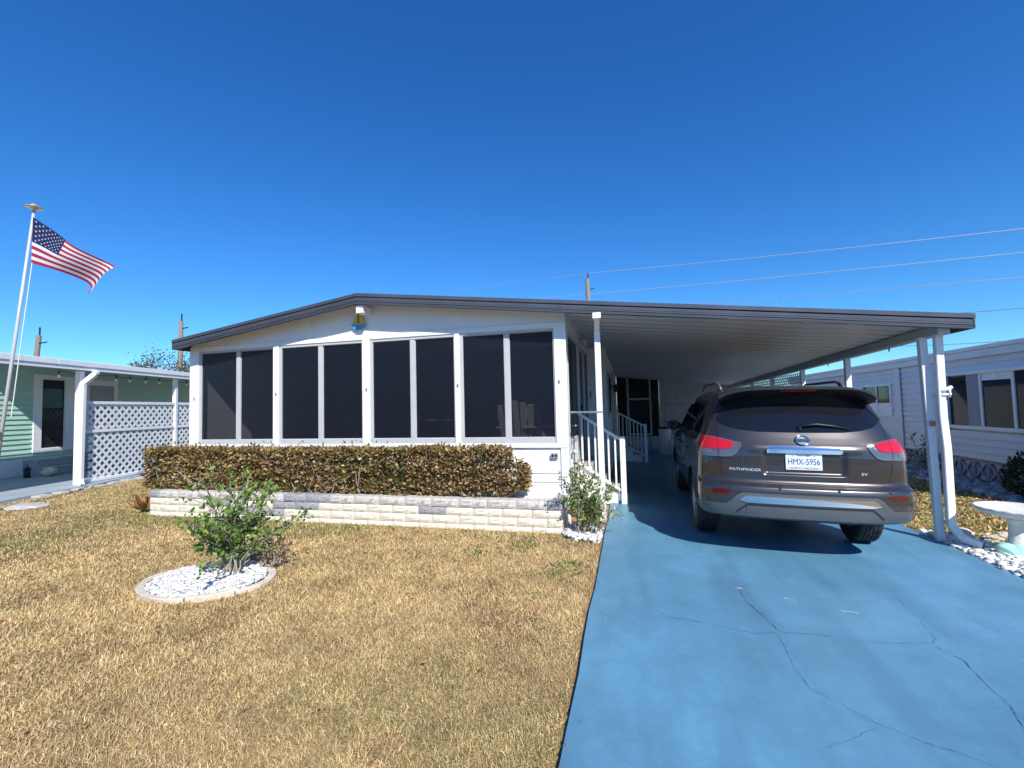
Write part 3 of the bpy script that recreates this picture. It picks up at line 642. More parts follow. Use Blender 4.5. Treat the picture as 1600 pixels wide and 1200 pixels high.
# round bed in the lawn
bc = np.array([-4.0, 3.62]); ax, ay = .61, .49
def ell(a, k=1.): return bc[0] + ax * k * math.cos(a) * (1 + .05 * math.sin(2 * a + .5)), bc[1] + ay * k * math.sin(a)
bed = thing('round_shrub_bed', 'oval white gravel bed edged with cream concrete in the front lawn', 'flower bed', (bc[0], bc[1], -.03))
ne = 9
for k in range(ne):
    a0 = 2 * math.pi * k / ne + .25; a1 = a0 + 2 * math.pi / ne - .025; V = []; F = []; ns = 7
    hgt = .010 + random.uniform(-.008, .012)
    for i in range(ns + 1):
        a = a0 + (a1 - a0) * i / ns; sc = 1 + .012 * math.sin(i / ns * math.pi)
        for rr_, z in ((1.0 * sc, -.06), (1.0 * sc, hgt - .006), (.985 * sc, hgt), (.90, hgt), (.885, hgt - .006), (.885, -.06)):
            x, y = ell(a, rr_); V.append((x, y, z))
    for i in range(ns): F += [(i * 6 + j, i * 6 + j + 1, (i + 1) * 6 + j + 1, (i + 1) * 6 + j) for j in range(5)]
    F += [tuple(range(6)), tuple(ns * 6 + j for j in range(5, -1, -1))]
    MB().add(V, F).build('edging_stone', edge_m, bed)
MB().add([(*ell(2 * math.pi * i / 32, .89), -.005) for i in range(32)], [tuple(range(32))]).build('bed_base', soil, bed)
n = 3600; a = rng.uniform(0, 6.283, n); r_ = np.sqrt(rng.random(n)) * .88
P = np.stack([bc[0] + ax * r_ * np.cos(a), bc[1] + ay * r_ * np.sin(a), rng.uniform(-.002, .022, n)], 1)
o = stones('gravel', P, rng.uniform(.016, .036, n), gravel_cols(n), gravel_m, bed); tag(o, kind='stuff')
# strip along the right driveway edge
n = 3000; y = rng.uniform(4.2, 6.9, n); P = np.stack([rng.uniform(3.43, 4.55, n), y, np.full(n, -.112) + rng.uniform(0, .03, n)], 1)
wl = 3.43 + .75 * np.clip((6.75 - y) / .6, .1, 1) + .18 * np.sin(y * 5); P = P[P[:, 0] < wl]; n = len(P)
o = stones('gravel', P, rng.uniform(.03, .075, n), gravel_cols(n), gravel_m); tag(o, 'white stones strewn along the right driveway edge', 'gravel', kind='stuff')
for k, (x, y, r0) in enumerate(((3.78, 6.72, .12), (4.02, 6.62, .10), (3.66, 6.62, .07), (4.25, 6.78, .10))):
    lab = ['biggest pale border rock behind the downspout', 'pale border rock left of the birdbath stem', 'small tan rock against the downspout shoe', 'pale border rock behind the birdbath'][k]
    one('border_rock', blob((x, y, -.14), (r0, r0 * .7, r0 * .5), 3, .3, 20 + k), edge_m, lab, 'rock', 'rocks round the birdbath', smooth=False)
# by the entry bush
n = 700; P = np.stack([rng.uniform(-.86, -.40, n), rng.uniform(5.5, 6.1, n), rng.uniform(-.02, .02, n)], 1); P = P[P[:, 0] > -.86 + (5.72 - P[:, 1]) * .8]; n = len(P)
o = stones('gravel', P, rng.uniform(.02, .05, n), gravel_cols(n), gravel_m); tag(o, 'white stone chips under the bush at the planter corner', 'gravel', kind='stuff')
n = 900; P = np.stack([rng.uniform(5.75, 6.6, n), rng.uniform(8.5, 15, n), np.full(n, -.12) + rng.uniform(0, .05, n)], 1)
o = stones('bed_rocks', P, rng.uniform(.06, .15, n), pick([(.42, .40, .38), (.3, .28, .26), (.5, .48, .46)], n), rock_m); tag(o, 'grey rubble bed along the foot of the right neighbour house', 'rocks', kind='stuff')
one('stepping_stone', blob((-10.75, 5.95, -.05), (.42, .28, .045), 3, .12, 9), conc, 'flat pale stepping stone in the lawn at the left edge', 'stone')

# ------------------------------------------------------------------ birdbath
bb = thing('birdbath', 'white scalloped concrete birdbath on a turquoise base beside the driveway', 'birdbath', (3.90, 6.08, -.115))
c0 = (3.90, 6.08, -.115)
sc_ = lambda a, i: .035 * abs(math.sin(a * 9)) if 2 <= i <= 5 else 0
MB().lathe([(.06, .395), (.14, .405), (.25, .435), (.315, .485), (.318, .505), (.295, .512), (.24, .475), (.05, .455)], c0, 72, wob=sc_).build('basin', birdb, bb, smooth=True)
MB().lathe([(.085, .06), (.075, .12), (.062, .22), (.058, .30), (.07, .37), (.10, .402)], c0, 24).build('stem', birdb, bb, smooth=True)
MB().lathe([(.15, 0), (.155, .03), (.12, .06), (.10, .10), (.082, .13)], c0, 24, wob=lambda a, i: .05 * math.sin(a * 6)).build('base', turq, bb, smooth=True)
one('shell_ornament', blob((3.76, 6.02, -.115), (.085, .07, .075), 3, .22, 5), turq, 'turquoise shell-shaped ornament at the foot of the birdbath', 'ornament', smooth=True)

# ------------------------------------------------------------------ hedge
hedge = thing('clipped_hedge', 'long clipped hedge with brown and olive leaves above the block planter', 'hedge', (-4.7, 6.1, .3))
HX0, HX1, HY0, HY1, HZ0, HZ1 = -8.02, -1.40, 5.93, 6.33, .36, 1.0
n = 25000
face = rng.choice(4, n, p=[.60, .25, .03, .12]); u = rng.random((n, 3)); P = np.empty((n, 3)); Dn = np.empty((n, 3))
x = HX0 + (HX1 - HX0) * u[:, 0]; tz = HZ1 + .05 * (vnoise(x, x * 0, 2.2, 3) - .5) + .03 * (vnoise(x, x * 0, 9, 4) - .5)
P[:] = np.stack([x, HY0 + .02 + np.abs(rng.normal(0, .06, n)) + .09 * vnoise(x, u[:, 1] * 3, 3.5, 5), HZ0 + (tz - HZ0) * u[:, 1]], 1); Dn[:] = (0, -1, .25)
k = face == 1; P[k] = np.stack([x, HY0 + .04 + u[:, 1] * (HY1 - HY0 - .04), tz - np.abs(rng.normal(0, .035, n))], 1)[k]; Dn[k] = (0, -.2, 1)
k = face == 2; P[k] = np.stack([HX1 - np.abs(rng.normal(0, .05, n)), HY0 + .05 + u[:, 1] * .33, HZ0 + (HZ1 - HZ0) * u[:, 2]], 1)[k]; Dn[k] = (1, -.3, .3)
k = face == 3; P[k] = np.stack([x, HY0 + .1 + u[:, 1] * .25, HZ0 + (HZ1 - HZ0) * u[:, 2]], 1)[k]; Dn[k] = (0, -.5, .5)
# rounded, thinner right end; ragged lower edge
endt = np.clip((P[:, 0] - (HX1 - .42)) / .42, 0, 1); lim = HZ1 - .30 * endt ** 2; low = HZ0 + .10 * endt + .05 * vnoise(P[:, 0], P[:, 0] * 0, 4, 8)
keep = (P[:, 2] < lim + .06 * rng.random(n)) & (P[:, 2] > low - .02)
thin = vnoise(P[:, 0], P[:, 2] * 1.5, 3.2, 11) ; lowf = np.clip((.62 - P[:, 2]) / .3, 0, 1)
keep &= ~((thin > .62) & (rng.random(n) < .55 * lowf))
P = P[keep]; Dn = Dn[keep]; n = len(P)
D = Dn + rng.normal(0, .75, (n, 3)); tone = vnoise(P[:, 0], P[:, 2], 1.6, 21)
c = pick([(.17, .135, .05), (.25, .15, .062), (.46, .32, .13), (.07, .058, .026), (.32, .23, .085), (.21, .10, .055)], n, [3, 4, 2.6, 1.8, 2.8, 1.2])
gr = (tone > .58) & (rng.random(n) < .3); c[gr] = pick([(.09, .11, .025), (.14, .15, .035)], gr.sum())
tag(leaves('foliage', P, D, rng.uniform(.04, .078, n), c, dryleaf_m, hedge, .52), kind='stuff')
m_ = 260; px_ = rng.uniform(HX0, HX1 - .3, m_); PS = np.stack([px_, rng.uniform(HY0 + .05, HY1, m_), HZ1 + rng.uniform(-.02, .10, m_) * vnoise(px_, px_ * 0, 3, 9) * 1.5], 1); DS_ = rng.normal(0, .5, (m_, 3)); DS_[:, 2] += .9
tag(leaves('shoots', PS, DS_, rng.uniform(.04, .08, m_), pick([(.14, .15, .035), (.32, .22, .06), (.20, .12, .04)], m_), dryleaf_m, hedge, .45), kind='stuff')
st = MB()
for i in range(120):
    x = random.uniform(HX0 + .1, HX1 - .15); y = random.uniform(HY0 + .06, HY1 - .08); pts = [(x, y, .28)]
    for j in range(4): pts.append((pts[-1][0] + random.uniform(-.09, .09), pts[-1][1] + random.uniform(-.05, .04), pts[-1][2] + random.uniform(.10, .17)))
    st.tube(pts, [.010, .008, .006, .004, .002], 5)
st.build('stems', bark, hedge)

# ------------------------------------------------------------------ shrubs
def shrub(name, label, base, nst, spread, height, nl, lsize, pal, wts, seed, lean=(0, 0), dens_low=.2, clusters=None, asp=.55, bmat=bark):
    rr = random.Random(seed); t = thing(name, label, 'shrub', base); st = MB(); tips = []
    for i in range(nst):
        a = rr.uniform(0, 6.283); out = spread * (rr.random() ** .6); hh = height * rr.uniform(.22, 1.0)
        p = Vector(base) + Vector((rr.uniform(-.14, .14), rr.uniform(-.10, .10), -.02)); end = Vector(base) + Vector((math.cos(a) * out + lean[0], math.sin(a) * out * .8 + lean[1], hh))
        pts = [p]; ns = 6
        for k in range(1, ns + 1):
            f = k / ns; q = p.lerp(end, f); q += Vector((rr.uniform(-1, 1), rr.uniform(-1, 1), rr.uniform(-.4, .4))) * .035 - Vector((math.cos(a), math.sin(a), 0)) * out * .25 * math.sin(f * math.pi)
            pts.append(q)
        st.tube(pts, [.0075 * (1 - .7 * k / ns) + .0012 for k in range(ns + 1)], 5)
        tips.append((pts[-1], pts[-1] - pts[-2], 1.0)); tips.append((pts[-2], pts[-1] - pts[-2], .7))
        for k in range(2, ns):
            if rr.random() < .75:
                b = pts[k]; dd = Vector((rr.uniform(-1, 1), rr.uniform(-1, 1), rr.uniform(.1, .9))).normalized(); L = rr.uniform(.08, .22) * height / .9
                e = b + dd * L; st.tube([b, b.lerp(e, .5) + Vector((0, 0, .01)), e], [.005, .004, .002], 5); tips.append((e, dd, .9 if rr.random() > dens_low * (1 - k / ns) else .25))
    st.build('stems', bmat, t)
    wt = np.array([q[2] for q in tips]); ii = rng.choice(len(tips), nl, p=wt / wt.sum())
    C = np.array([tips[i][0] for i in ii]); T = np.array([tuple(Vector(tips[i][1]).normalized()) for i in ii])
    back = rng.random((nl, 1)) ** 1.3 * .12; P = C - T * back + rng.normal(0, .022, (nl, 3)); P[:, 2] = np.maximum(P[:, 2], base[2] + .03)
    D = rng.normal(0, .8, (nl, 3)) + T * .6 + np.array([0, 0, .25])
    tag(leaves('foliage', P, D, rng.uniform(*lsize, nl), pick(pal, nl, wts), leaf_m, t, asp), kind='stuff'); return t
GP = [(.12, .23, .035), (.20, .32, .06), (.06, .13, .022), (.30, .36, .085)]
shrub('flowering_shrub', 'green leafy shrub with bare lower stems in the oval gravel bed', (-3.93, 3.80, 0), 40, .74, 1.04, 1650, (.032, .075), GP, [3, 3, 3, 1], 3, (.10, .0), .1)
shrub('low_shrub', 'low dry reddish-brown twigs at the right side of the gravel bed', (-3.58, 4.02, 0), 7, .20, .42, 110, (.03, .05), [(.16, .06, .04), (.10, .07, .03), (.2, .12, .06)], None, 12)
shrub('corner_bush', 'sparse green and reddish bush at the right end of the planter by the steps', (-.57, 5.77, 0), 26, .50, .86, 2000, (.025, .055), GP + [(.30, .06, .04), (.35, .33, .12)], [3, 3, 2, 2, 1.2, 1.5], 5, (0, 0), .1)
br = thing('bromeliad', 'small spiky reddish bromeliad beside the left end of the planter', 'plant', (-7.92, 5.95, 0))
m = 46; a = rng.uniform(0, 6.283, m); D = np.stack([np.cos(a), np.sin(a), rng.uniform(.5, 2.2, m)], 1); P = np.tile(np.array([-7.92, 5.95, .02]), (m, 1))
leaves('leaves', P, D, rng.uniform(.16, .32, m), pick([(.35, .12, .04), (.28, .22, .06), (.40, .24, .07)], m), leaf_m, br, .16)
def bush(name, label, c, r, nl, pal, seed, lsize=(.05, .09)):
    t = thing(name, label, 'bush', (c[0], c[1], c[2])); st = MB(); rr = random.Random(seed)
    for i in range(14):
        e = Vector((c[0] + rr.uniform(-1, 1) * r[0] * .8, c[1] + rr.uniform(-1, 1) * r[1] * .8, c[2] + r[2] * rr.uniform(1.0, 1.8))); b = Vector((c[0] + rr.uniform(-.1, .1), c[1] + rr.uniform(-.1, .1), c[2]))
        st.tube([b, b.lerp(e, .5) + Vector((rr.uniform(-.05, .05), 0, .05)), e], [.014, .009, .003], 5)
    st.build('stems', bark, t)
    P = rng.normal(size=(nl, 3)); P /= np.linalg.norm(P, axis=1)[:, None]; lump = 1 + .22 * np.sin(P[:, 0] * 5 + seed) * np.sin(P[:, 2] * 6 + P[:, 1] * 4); P *= (lump * (.65 + .42 * rng.random(nl) ** .5))[:, None]
    Q = P * np.array(r) + np.array([c[0], c[1], c[2] + r[2]]); k = Q[:, 2] > c[2] + .02; tag(leaves('foliage', Q[k], (P + rng.normal(0, .7, P.shape))[k], rng.uniform(*lsize, k.sum()), pick(pal, k.sum()), leaf_m, t), kind='stuff')
bush('shaded_bush', 'dark rounded bush at the right edge by the neighbour house', (6.30, 9.30, -.12), (.34, .42, .36), 1900, [(.03, .06, .02), (.05, .09, .03), (.02, .04, .015)], 4)
shrub('spiky_shrub', 'small bare spiky shrub against the right neighbour house behind the post', (6.3, 12.4, -.12), 12, .4, .9, 90, (.05, .1), [(.05, .08, .04), (.1, .09, .05)], None, 8)

# ================================================================== THE CAR
LV = np.array([(.34, .45, .84, .28, 4.70, .5), (.395, .13, .93, .30, 4.88, .5), (.43, .035, .965, .32, 4.93, .52), (.50, .012, .985, .32, 4.96, .55), (.62, 0, 1.0, .32, 4.98, .55), (.70, .006, 1.0, .32, 4.99, .55),
               (.742, .02, 1.0, .32, 4.98, .55), (.768, .082, .996, .31, 4.98, .55), (.80, .105, .99, .31, 4.97, .55), (.95, .10, .985, .31, 4.93, .6), (1.05, .105, .978, .31, 4.75, .65),
               (1.12, .12, .968, .31, 4.2, .65), (1.16, .135, .955, .32, 3.78, .6), (1.20, .155, .937, .33, 3.66, .55), (1.40, .28, .872, .36, 3.25, .5), (1.58, .40, .82, .37, 2.9, .5), (1.70, .47, .775, .38, 2.65, .5),
               (1.76, .57, .70, .40, 2.35, .5), (1.787, .75, .57, .45, 2.0, .5), (1.80, 1.0, .35, .5, 1.8, .4)])
NE = 3.6
from functools import lru_cache
def lvl(z): return [float(np.interp(z, LV[:, 0], LV[:, k])) for k in range(1, 6)]
def sstep(a, b, t): t = min(max((t - a) / (b - a), 0), 1); return t * t * (3 - 2 * t)
def relief(x, z):
    rx = sstep(.395, .345, abs(x) + .25 * max(0, .90 - z)); rz = sstep(.855, .885, z) * sstep(1.105, 1.09, z)
    d = .034 * rx * rz
    d -= .014 * math.exp(-((z - 1.135) / .05) ** 2) * sstep(.66, .42, abs(x))
    return d
@lru_cache(maxsize=None)
def outline(z):
    yr, w_, c, yf, cf = lvl(z); t = np.concatenate([np.linspace(0, .9, 60), 1 - (1 - np.linspace(0, 1, 80)) ** 2.5 * .1]); t = np.unique(np.clip(t, 0, 1))
    x = w_ * t; y = yr + .045 * t * t + c * (1 - (1 - t ** NE) ** (1 / NE)); s = np.concatenate([[0], np.cumsum(np.hypot(np.diff(x), np.diff(y)))])
    return s, x, y, w_, yr + .045 + c, yf, cf
def P0(s, z):
    z = round(z, 5); S_, X, Y, w_, yc, yf, cf = outline(z); a = abs(s); sg = 1 if s >= 0 else -1
    if a <= S_[-1]:
        x = float(np.interp(a, S_, X)); return np.array([sg * x, float(np.interp(a, S_, Y)) + relief(x, z), z])
    return np.array([sg * w_, yc + a - S_[-1], z])
def PM(s, z, off=0.):
    p = P0(s, z)
    if not off: return p
    e = .004; du = P0(s + e, z) - P0(s - e, z); dv = P0(s, min(z + e, 1.799)) - P0(s, z - e); n_ = np.cross(du, dv); n_ /= np.linalg.norm(n_); return p + n_ * off
def SM(sgn):
    def f(y, z, off=0.):
        w_ = lvl(z)[1]; e = .005; sl = (lvl(z + e)[1] - lvl(z - e)[1]) / (2 * e); n_ = np.array([1, 0, -sl]); n_ /= np.linalg.norm(n_); q = np.array([w_, y, z]) + n_ * off
        return np.array([q[0] * sgn, q[1], q[2]])
    return f
paint = M('brown_metallic_paint', (.072, .067, .069), .30, .72, coat=.9, bump=[(300, .02, .0005)])
badge_m = M('badge_metal', (.72, .73, .75), .3, .3)
chrome = M('chrome', (.75, .76, .78), .08, 1.0)
silver = M('satin_silver_trim', (.135, .14, .145), .38, .5, var=[(4, .06)])
cladding = M('grey_cladding', (.10, .10, .105), .5)
tint = M('tinted_car_glass', (.008, .009, .012), .03, spec=.55)
rubber = M('tyre_rubber', (.022, .022, .023), .75, bump=[(80, .2, .003)])
rim_m = M('alloy_rim', (.45, .45, .47), .3, .9)
redlens = M('red_lens', (.50, .008, .012), .08, coat=1.0, bump=[(160, .35, .003)])
darkred = M('dark_red_lens', (.085, .005, .006), .12, coat=.8)
clearlens = M('clear_lens', (.17, .175, .185), .08, .55, coat=1.0, bump=[(120, .5, .004)])
plate_m = M('plate_face', (.62, .68, .74), .45); plate_ink = M('plate_ink', (.02, .05, .22), .5); plate_red = M('plate_red_ink', (.4, .05, .06), .5)

car = local(thing('parked_suv', 'brown-grey sport utility vehicle parked under the carport, seen from behind', 'car', (1.672, 5.20, -.052), (0, 0, 0)))
car.rotation_mode = 'QUATERNION'
car.rotation_quaternion = (Matrix.Rotation(R(-1.3), 3, 'Z') @ Matrix.Rotation(R(1.43), 3, 'Y')).to_quaternion()
# shell: stacked plan outlines
zl = sorted(set([round(v, 4) for v in np.concatenate([np.arange(.34, .86, .012), np.arange(.86, 1.2, .011), np.arange(1.2, 1.79, .025), [1.745, 1.768, 1.779, 1.787, 1.794, 1.80]])]))
NR, NS, NF = 74, 56, 20
V = []; ring_n = None
for z in zl:
    S_, X, Y, w_, yc, yf, cf = outline(z); half = []
    for s_ in np.linspace(0, S_[-1], NR): half.append(P0(s_, z))
    for y in np.linspace(yc, yf - cf, NS)[1:]: half.append(np.array([w_, y, z]))
    for a in np.linspace(0, math.pi / 2, NF)[1:]: half.append(np.array([w_ * math.cos(a) ** .75 if a < 1.57 else 0, yf - cf + cf * math.sin(a) ** .75, z]))
    ring = half + [np.array([-p[0], p[1], p[2]]) for p in half[-2:0:-1]]
    ring_n = len(ring); V += ring
F = []
for j in range(len(zl) - 1):
    F += [(j * ring_n + i, j * ring_n + (i + 1) % ring_n, (j + 1) * ring_n + (i + 1) % ring_n, (j + 1) * ring_n + i) for i in range(ring_n)]
F += [tuple(range(ring_n))[::-1], tuple((len(zl) - 1) * ring_n + i for i in range(ring_n))]
bmb = MB().add(V, F); me = bmb.mesh('body', smooth=True)
for m_ in (paint, cladding, black_m): me.materials.append(m_)
body = link('body', me, None, car)
for p in me.polygons:
    if p.center[2] < .43: p.material_index = 1
cut = MB(); cut.cur = 2
WHEELS = [(-.835, 1.10), (.835, 1.10), (-.835, 4.0), (.835, 4.0)]
for x, y in WHEELS: cut.lathe([(.435, -.30), (.435, .30)], (x + (.12 if x > 0 else -.12), y, .37), 48, axis='x')
cme = cut.mesh('cutter'); 
for m_ in (paint, cladding, black_m): cme.materials.append(m_)
co = bpy.data.objects.new('cutter', cme); COL.objects.link(co); co.parent = car
bmod = body.modifiers.new('arch', 'BOOLEAN'); bmod.operation = 'DIFFERENCE'; bmod.object = co; bmod.solver = 'EXACT'
bpy.context.view_layer.update()
nme = bpy.data.meshes.new_from_object(body.evaluated_get(bpy.context.evaluated_depsgraph_get())); body.modifiers.clear(); old = body.data; body.data = nme; nme.name = 'body'
bpy.data.objects.remove(co, do_unlink=True)
for p in nme.polygons: p.use_smooth = True
nme.set_sharp_from_angle(angle=R(50))
def chaikin(pts, it=2):
    for _ in range(it):
        q = []
        for i in range(len(pts)):
            a, b = np.array(pts[i]), np.array(pts[(i + 1) % len(pts)]); q += [a * .8 + b * .2, a * .2 + b * .8]
        pts = q
    return [tuple(p) for p in pts]
def patch(name, pts, mp, off, mat, parent, thick=.006, grid=.03, rounds=0, smooth=True, dome=0.):
    if rounds: pts = chaikin(pts, rounds)
    bm = bmesh.new(); vs_ = [bm.verts.new((p[0], p[1], 0)) for p in pts]; bm.faces.new(vs_)
    lo = np.min(pts, 0); hi = np.max(pts, 0)
    for ax_ in (0, 1):
        k = math.floor(lo[ax_] / grid) * grid + grid
        while k < hi[ax_] - 1e-4:
            no = (1, 0, 0) if ax_ == 0 else (0, 1, 0); co_ = (k, 0, 0) if ax_ == 0 else (0, k, 0)
            bmesh.ops.bisect_plane(bm, geom=bm.verts[:] + bm.edges[:] + bm.faces[:], plane_co=co_, plane_no=no, dist=1e-5); k += grid
    bnd = [e for e in bm.edges if len(e.link_faces) == 1]; ret = bmesh.ops.extrude_edge_only(bm, edges=bnd); ext = {v for v in ret['geom'] if isinstance(v, bmesh.types.BMVert)}
    cx_, cz_ = (lo + hi) / 2
    for v in bm.verts:
        o_ = off - thick if v in ext else off
        v.co = Vector(mp(v.co.x, v.co.y, o_))
    bmesh.ops.recalc_face_normals(bm, faces=bm.faces); 
    for f in bm.faces: f.smooth = smooth
    me = bpy.data.meshes.new(name); bm.to_mesh(me); bm.free(); o = link(name, me, mat, parent)
    me.set_sharp_from_angle(angle=R(40)); return o
def strip(name, pts, wid, mp, off, mat, parent, sub=10, raise_=False):
    P = []
    for a, b in zip(pts[:-1], pts[1:]):
        m_ = max(1, int(math.dist(a, b) / .02)); P += [(a[0] + (b[0] - a[0]) * k / m_, a[1] + (b[1] - a[1]) * k / m_) for k in range(m_)]
    P.append(pts[-1]); n = len(P); V = []
    for i, (u, v) in enumerate(P):
        du = P[min(i + 1, n - 1)][0] - P[max(i - 1, 0)][0]; dv = P[min(i + 1, n - 1)][1] - P[max(i - 1, 0)][1]; l = math.hypot(du, dv) or 1
        for sg in (-1, 1): V.append(mp(u - dv / l * wid / 2 * sg, v + du / l * wid / 2 * sg, off))
    return MB().add(V, [(2 * i, 2 * i + 1, 2 * i + 3, 2 * i + 2) for i in range(n - 1)]).build(name, mat, parent, smooth=True)
mir = lambda pts: [(-a, b) for a, b in reversed(pts)]
# tailgate glass
win = [(-.60, 1.665), (-.28, 1.678), (0, 1.68), (.28, 1.678), (.60, 1.665), (.69, 1.59), (.745, 1.50), (.80, 1.425), (.785, 1.39), (.70, 1.35), (.56, 1.315), (.40, 1.298), (0, 1.292), (-.40, 1.298), (-.56, 1.315), (-.70, 1.35), (-.785, 1.39), (-.80, 1.425), (-.745, 1.50), (-.69, 1.59)]
rw = patch('rear_window', win, PM, .004, tint, car, .008, .04)
# shut lines
gl = [(.785, 1.035), (.79, .93), (.765, .84), (.735, .795), (.66, .776), (.4, .772), (0, .771)]
strip('tailgate_gap', gl, .007, PM, .0022, black_m, car); strip('tailgate_gap', mir(gl), .007, PM, .0022, black_m, car)
gu = [(.80, 1.225), (.815, 1.30), (.815, 1.40), (.76, 1.51), (.68, 1.60)]
strip('tailgate_gap', gu, .006, PM, .0022, black_m, car); strip('tailgate_gap', mir(gu), .006, PM, .0022, black_m, car)
# tail lights
lo_ = [(.555, 1.175), (.66, 1.198), (.80, 1.228), (1.0, 1.25), (1.20, 1.245), (1.26, 1.20), (1.22, 1.10), (1.15, 1.045), (1.0, 1.028), (.80, 1.028), (.69, 1.030), (.635, 1.055)]
lr = [(.635, 1.176), (.73, 1.202), (.80, 1.217), (1.0, 1.238), (1.19, 1.233), (1.24, 1.19), (1.20, 1.115), (1.0, 1.105), (.80, 1.105), (.685, 1.113)]
for f_ in (lambda p: p, mir):
    tl = patch('tail_light', f_(lo_), PM, .010, clearlens, car, .012, .03, 1)
    patch('red_lens', f_(lr), PM, .0155, redlens, tl, .008, .03, 1)
    ot = f_(lo_); strip('light_gap', ot + [ot[0]], .008, PM, .0035, black_m, tl)
    strip('lens_split', f_([(.80, 1.032), (.80, 1.222)]), .004, PM, .0165, black_m, tl)
    patch('reverse_lens', f_([(.86, 1.105), (1.03, 1.105), (1.02, 1.055), (.87, 1.055)]), PM, .0135, M('smoke_lens', (.18, .17, .18), .1, .3, coat=1) if 'smoke_lens' not in MATS else MATS['smoke_lens'], tl, .004, .03, 1)
    patch('bumper_reflector', f_([(.68, .70), (.86, .702), (.90, .69), (.895, .665), (.84, .652), (.73, .657)]), PM, .005, darkred, car, .006, .03, 1)
# chrome strip, plate, badges
patch('chrome_handle_strip', [(-.335, 1.088), (-.345, 1.115), (-.315, 1.147), (0, 1.152), (.315, 1.147), (.345, 1.115), (.335, 1.088), (0, 1.092)], PM, .018, chrome, car, .03, .02, 1)
def plate_map(x, z, off):                                    # the plate is flat, hung in the recess
    a = P0(0, .93); return np.array([x, a[1] - .012 - off + (z - .93) * .05, z])
pl_ = patch('licence_plate', [(-.165, .918), (.165, .918), (.165, 1.080), (-.165, 1.080)], plate_map, .004, plate_m, car, .006, .05)
def flat_text(body, size, x, z, mp, off, mat, parent, name, sx=1., shear=0.):
    V, F = text_mesh(body, size); n = len(V)
    Q = [mp(x + v[0] * sx + shear * v[1], z + v[1], off) for v in V] + [mp(x + v[0] * sx + shear * v[1], z + v[1], off - .003) for v in V]
    edges = {}
    for f in F:
        for a, b in zip(f, f[1:] + f[:1]): edges[(a, b)] = edges.get((a, b), 0) + 1
    side = [(a, b, b + n, a + n) for (a, b) in edges if (b, a) not in edges]
    me = bpy.data.meshes.new(name); me.from_pydata([tuple(q) for q in Q], [], [f for f in F] + [tuple(i + n for i in reversed(f)) for f in F] + side); me.update(); return link(name, me, mat, parent)
flat_text('HMX-5956', .088, 0, .998, plate_map, .0062, plate_ink, pl_, 'plate_number', .74)
flat_text('First in Flight', .022, 0, 1.064, plate_map, .0062, plate_ink, pl_, 'plate_motto')
flat_text('NORTH CAROLINA', .026, 0, .935, plate_map, .0062, plate_red, pl_, 'plate_state', 1.15)
for sx in (-1, 1):
    for zz in (1.062, .938): MB().lathe([(.006, -.002), (.006, .002)], tuple(plate_map(sx * .10 if zz > 1 else sx * .148, zz, .006)[i] for i in range(3)), 8).build('screw', chrome, pl_)
flat_text('PATHFINDER', .040, -.55, .903, PM, .006, badge_m, car, 'model_badge', 1.28)
flat_text('SV', .040, .527, .893, PM, .006, badge_m, car, 'trim_badge', 1.35, .1)
# emblem: ring with a cross bar
em = MB(); ez = 1.212
rp_ = [(.058 * math.cos(a), ez + .046 * math.sin(a)) for a in np.linspace(0, 2 * math.pi, 33)]
em.tube([PM(a, b, .012) for a, b in rp_], .0085, 8, False)
eb = em.build('emblem', chrome, car, smooth=True)
patch('emblem_bar', [(-.066, ez - .012), (.066, ez - .012), (.066, ez + .012), (-.066, ez + .012)], PM, .022, chrome, eb, .012, .02)
patch('emblem_back', [(.055 * math.cos(a), ez + .043 * math.sin(a)) for a in np.linspace(0, 2 * math.pi, 24, endpoint=False)], PM, .006, silver, eb, .006, .02)
flat_text('NISSAN', .019, 0, ez, PM, .0235, black_m, eb, 'emblem_text', 1.2)
# bumper: silver skid, chrome insert, dark groove, sensors
skid = patch('skid_plate', [(-.60, .678), (.60, .678), (.655, .645), (.70, .595), (.755, .552), (.97, .545), (1.2, .54), (1.2, .445), (.95, .437), (-.95, .437), (-1.2, .445), (-1.2, .54), (-.97, .545), (-.755, .552), (-.70, .595), (-.655, .645)], PM, .006, silver, car, .012, .03)
patch('chrome_insert', [(-.565, .648), (.565, .648), (.60, .625), (.625, .597), (.555, .582), (-.555, .582), (-.625, .597), (-.60, .625)], PM, .014, chrome, skid, .012, .03)
strip('skid_groove', [(-.655, .475), (-.625, .50), (-.555, .562), (.555, .562), (.625, .50), (.655, .475)], .014, PM, .0115, black_m, skid)
for x in (-.25, .27, -.70, .72):
    q = PM(x, .727, .003); MB().lathe([(.013, .004), (.012, -.004), (.004, -.005)], (0, 0, 0), 14, axis='x').build('parking_sensor', paint, car)
    o = [c_ for c_ in car.children if c_.name.startswith('parking_sensor')][-1]; o.location = q; o.rotation_euler = (0, 0, R(90)); ORG[o.name] = np.zeros(3)
MB().tube([PM(-.56, .555, .008), PM(-.562, .52, .008), PM(-.56, .46, .007)], .002, 5).build('seam', black_m, skid)
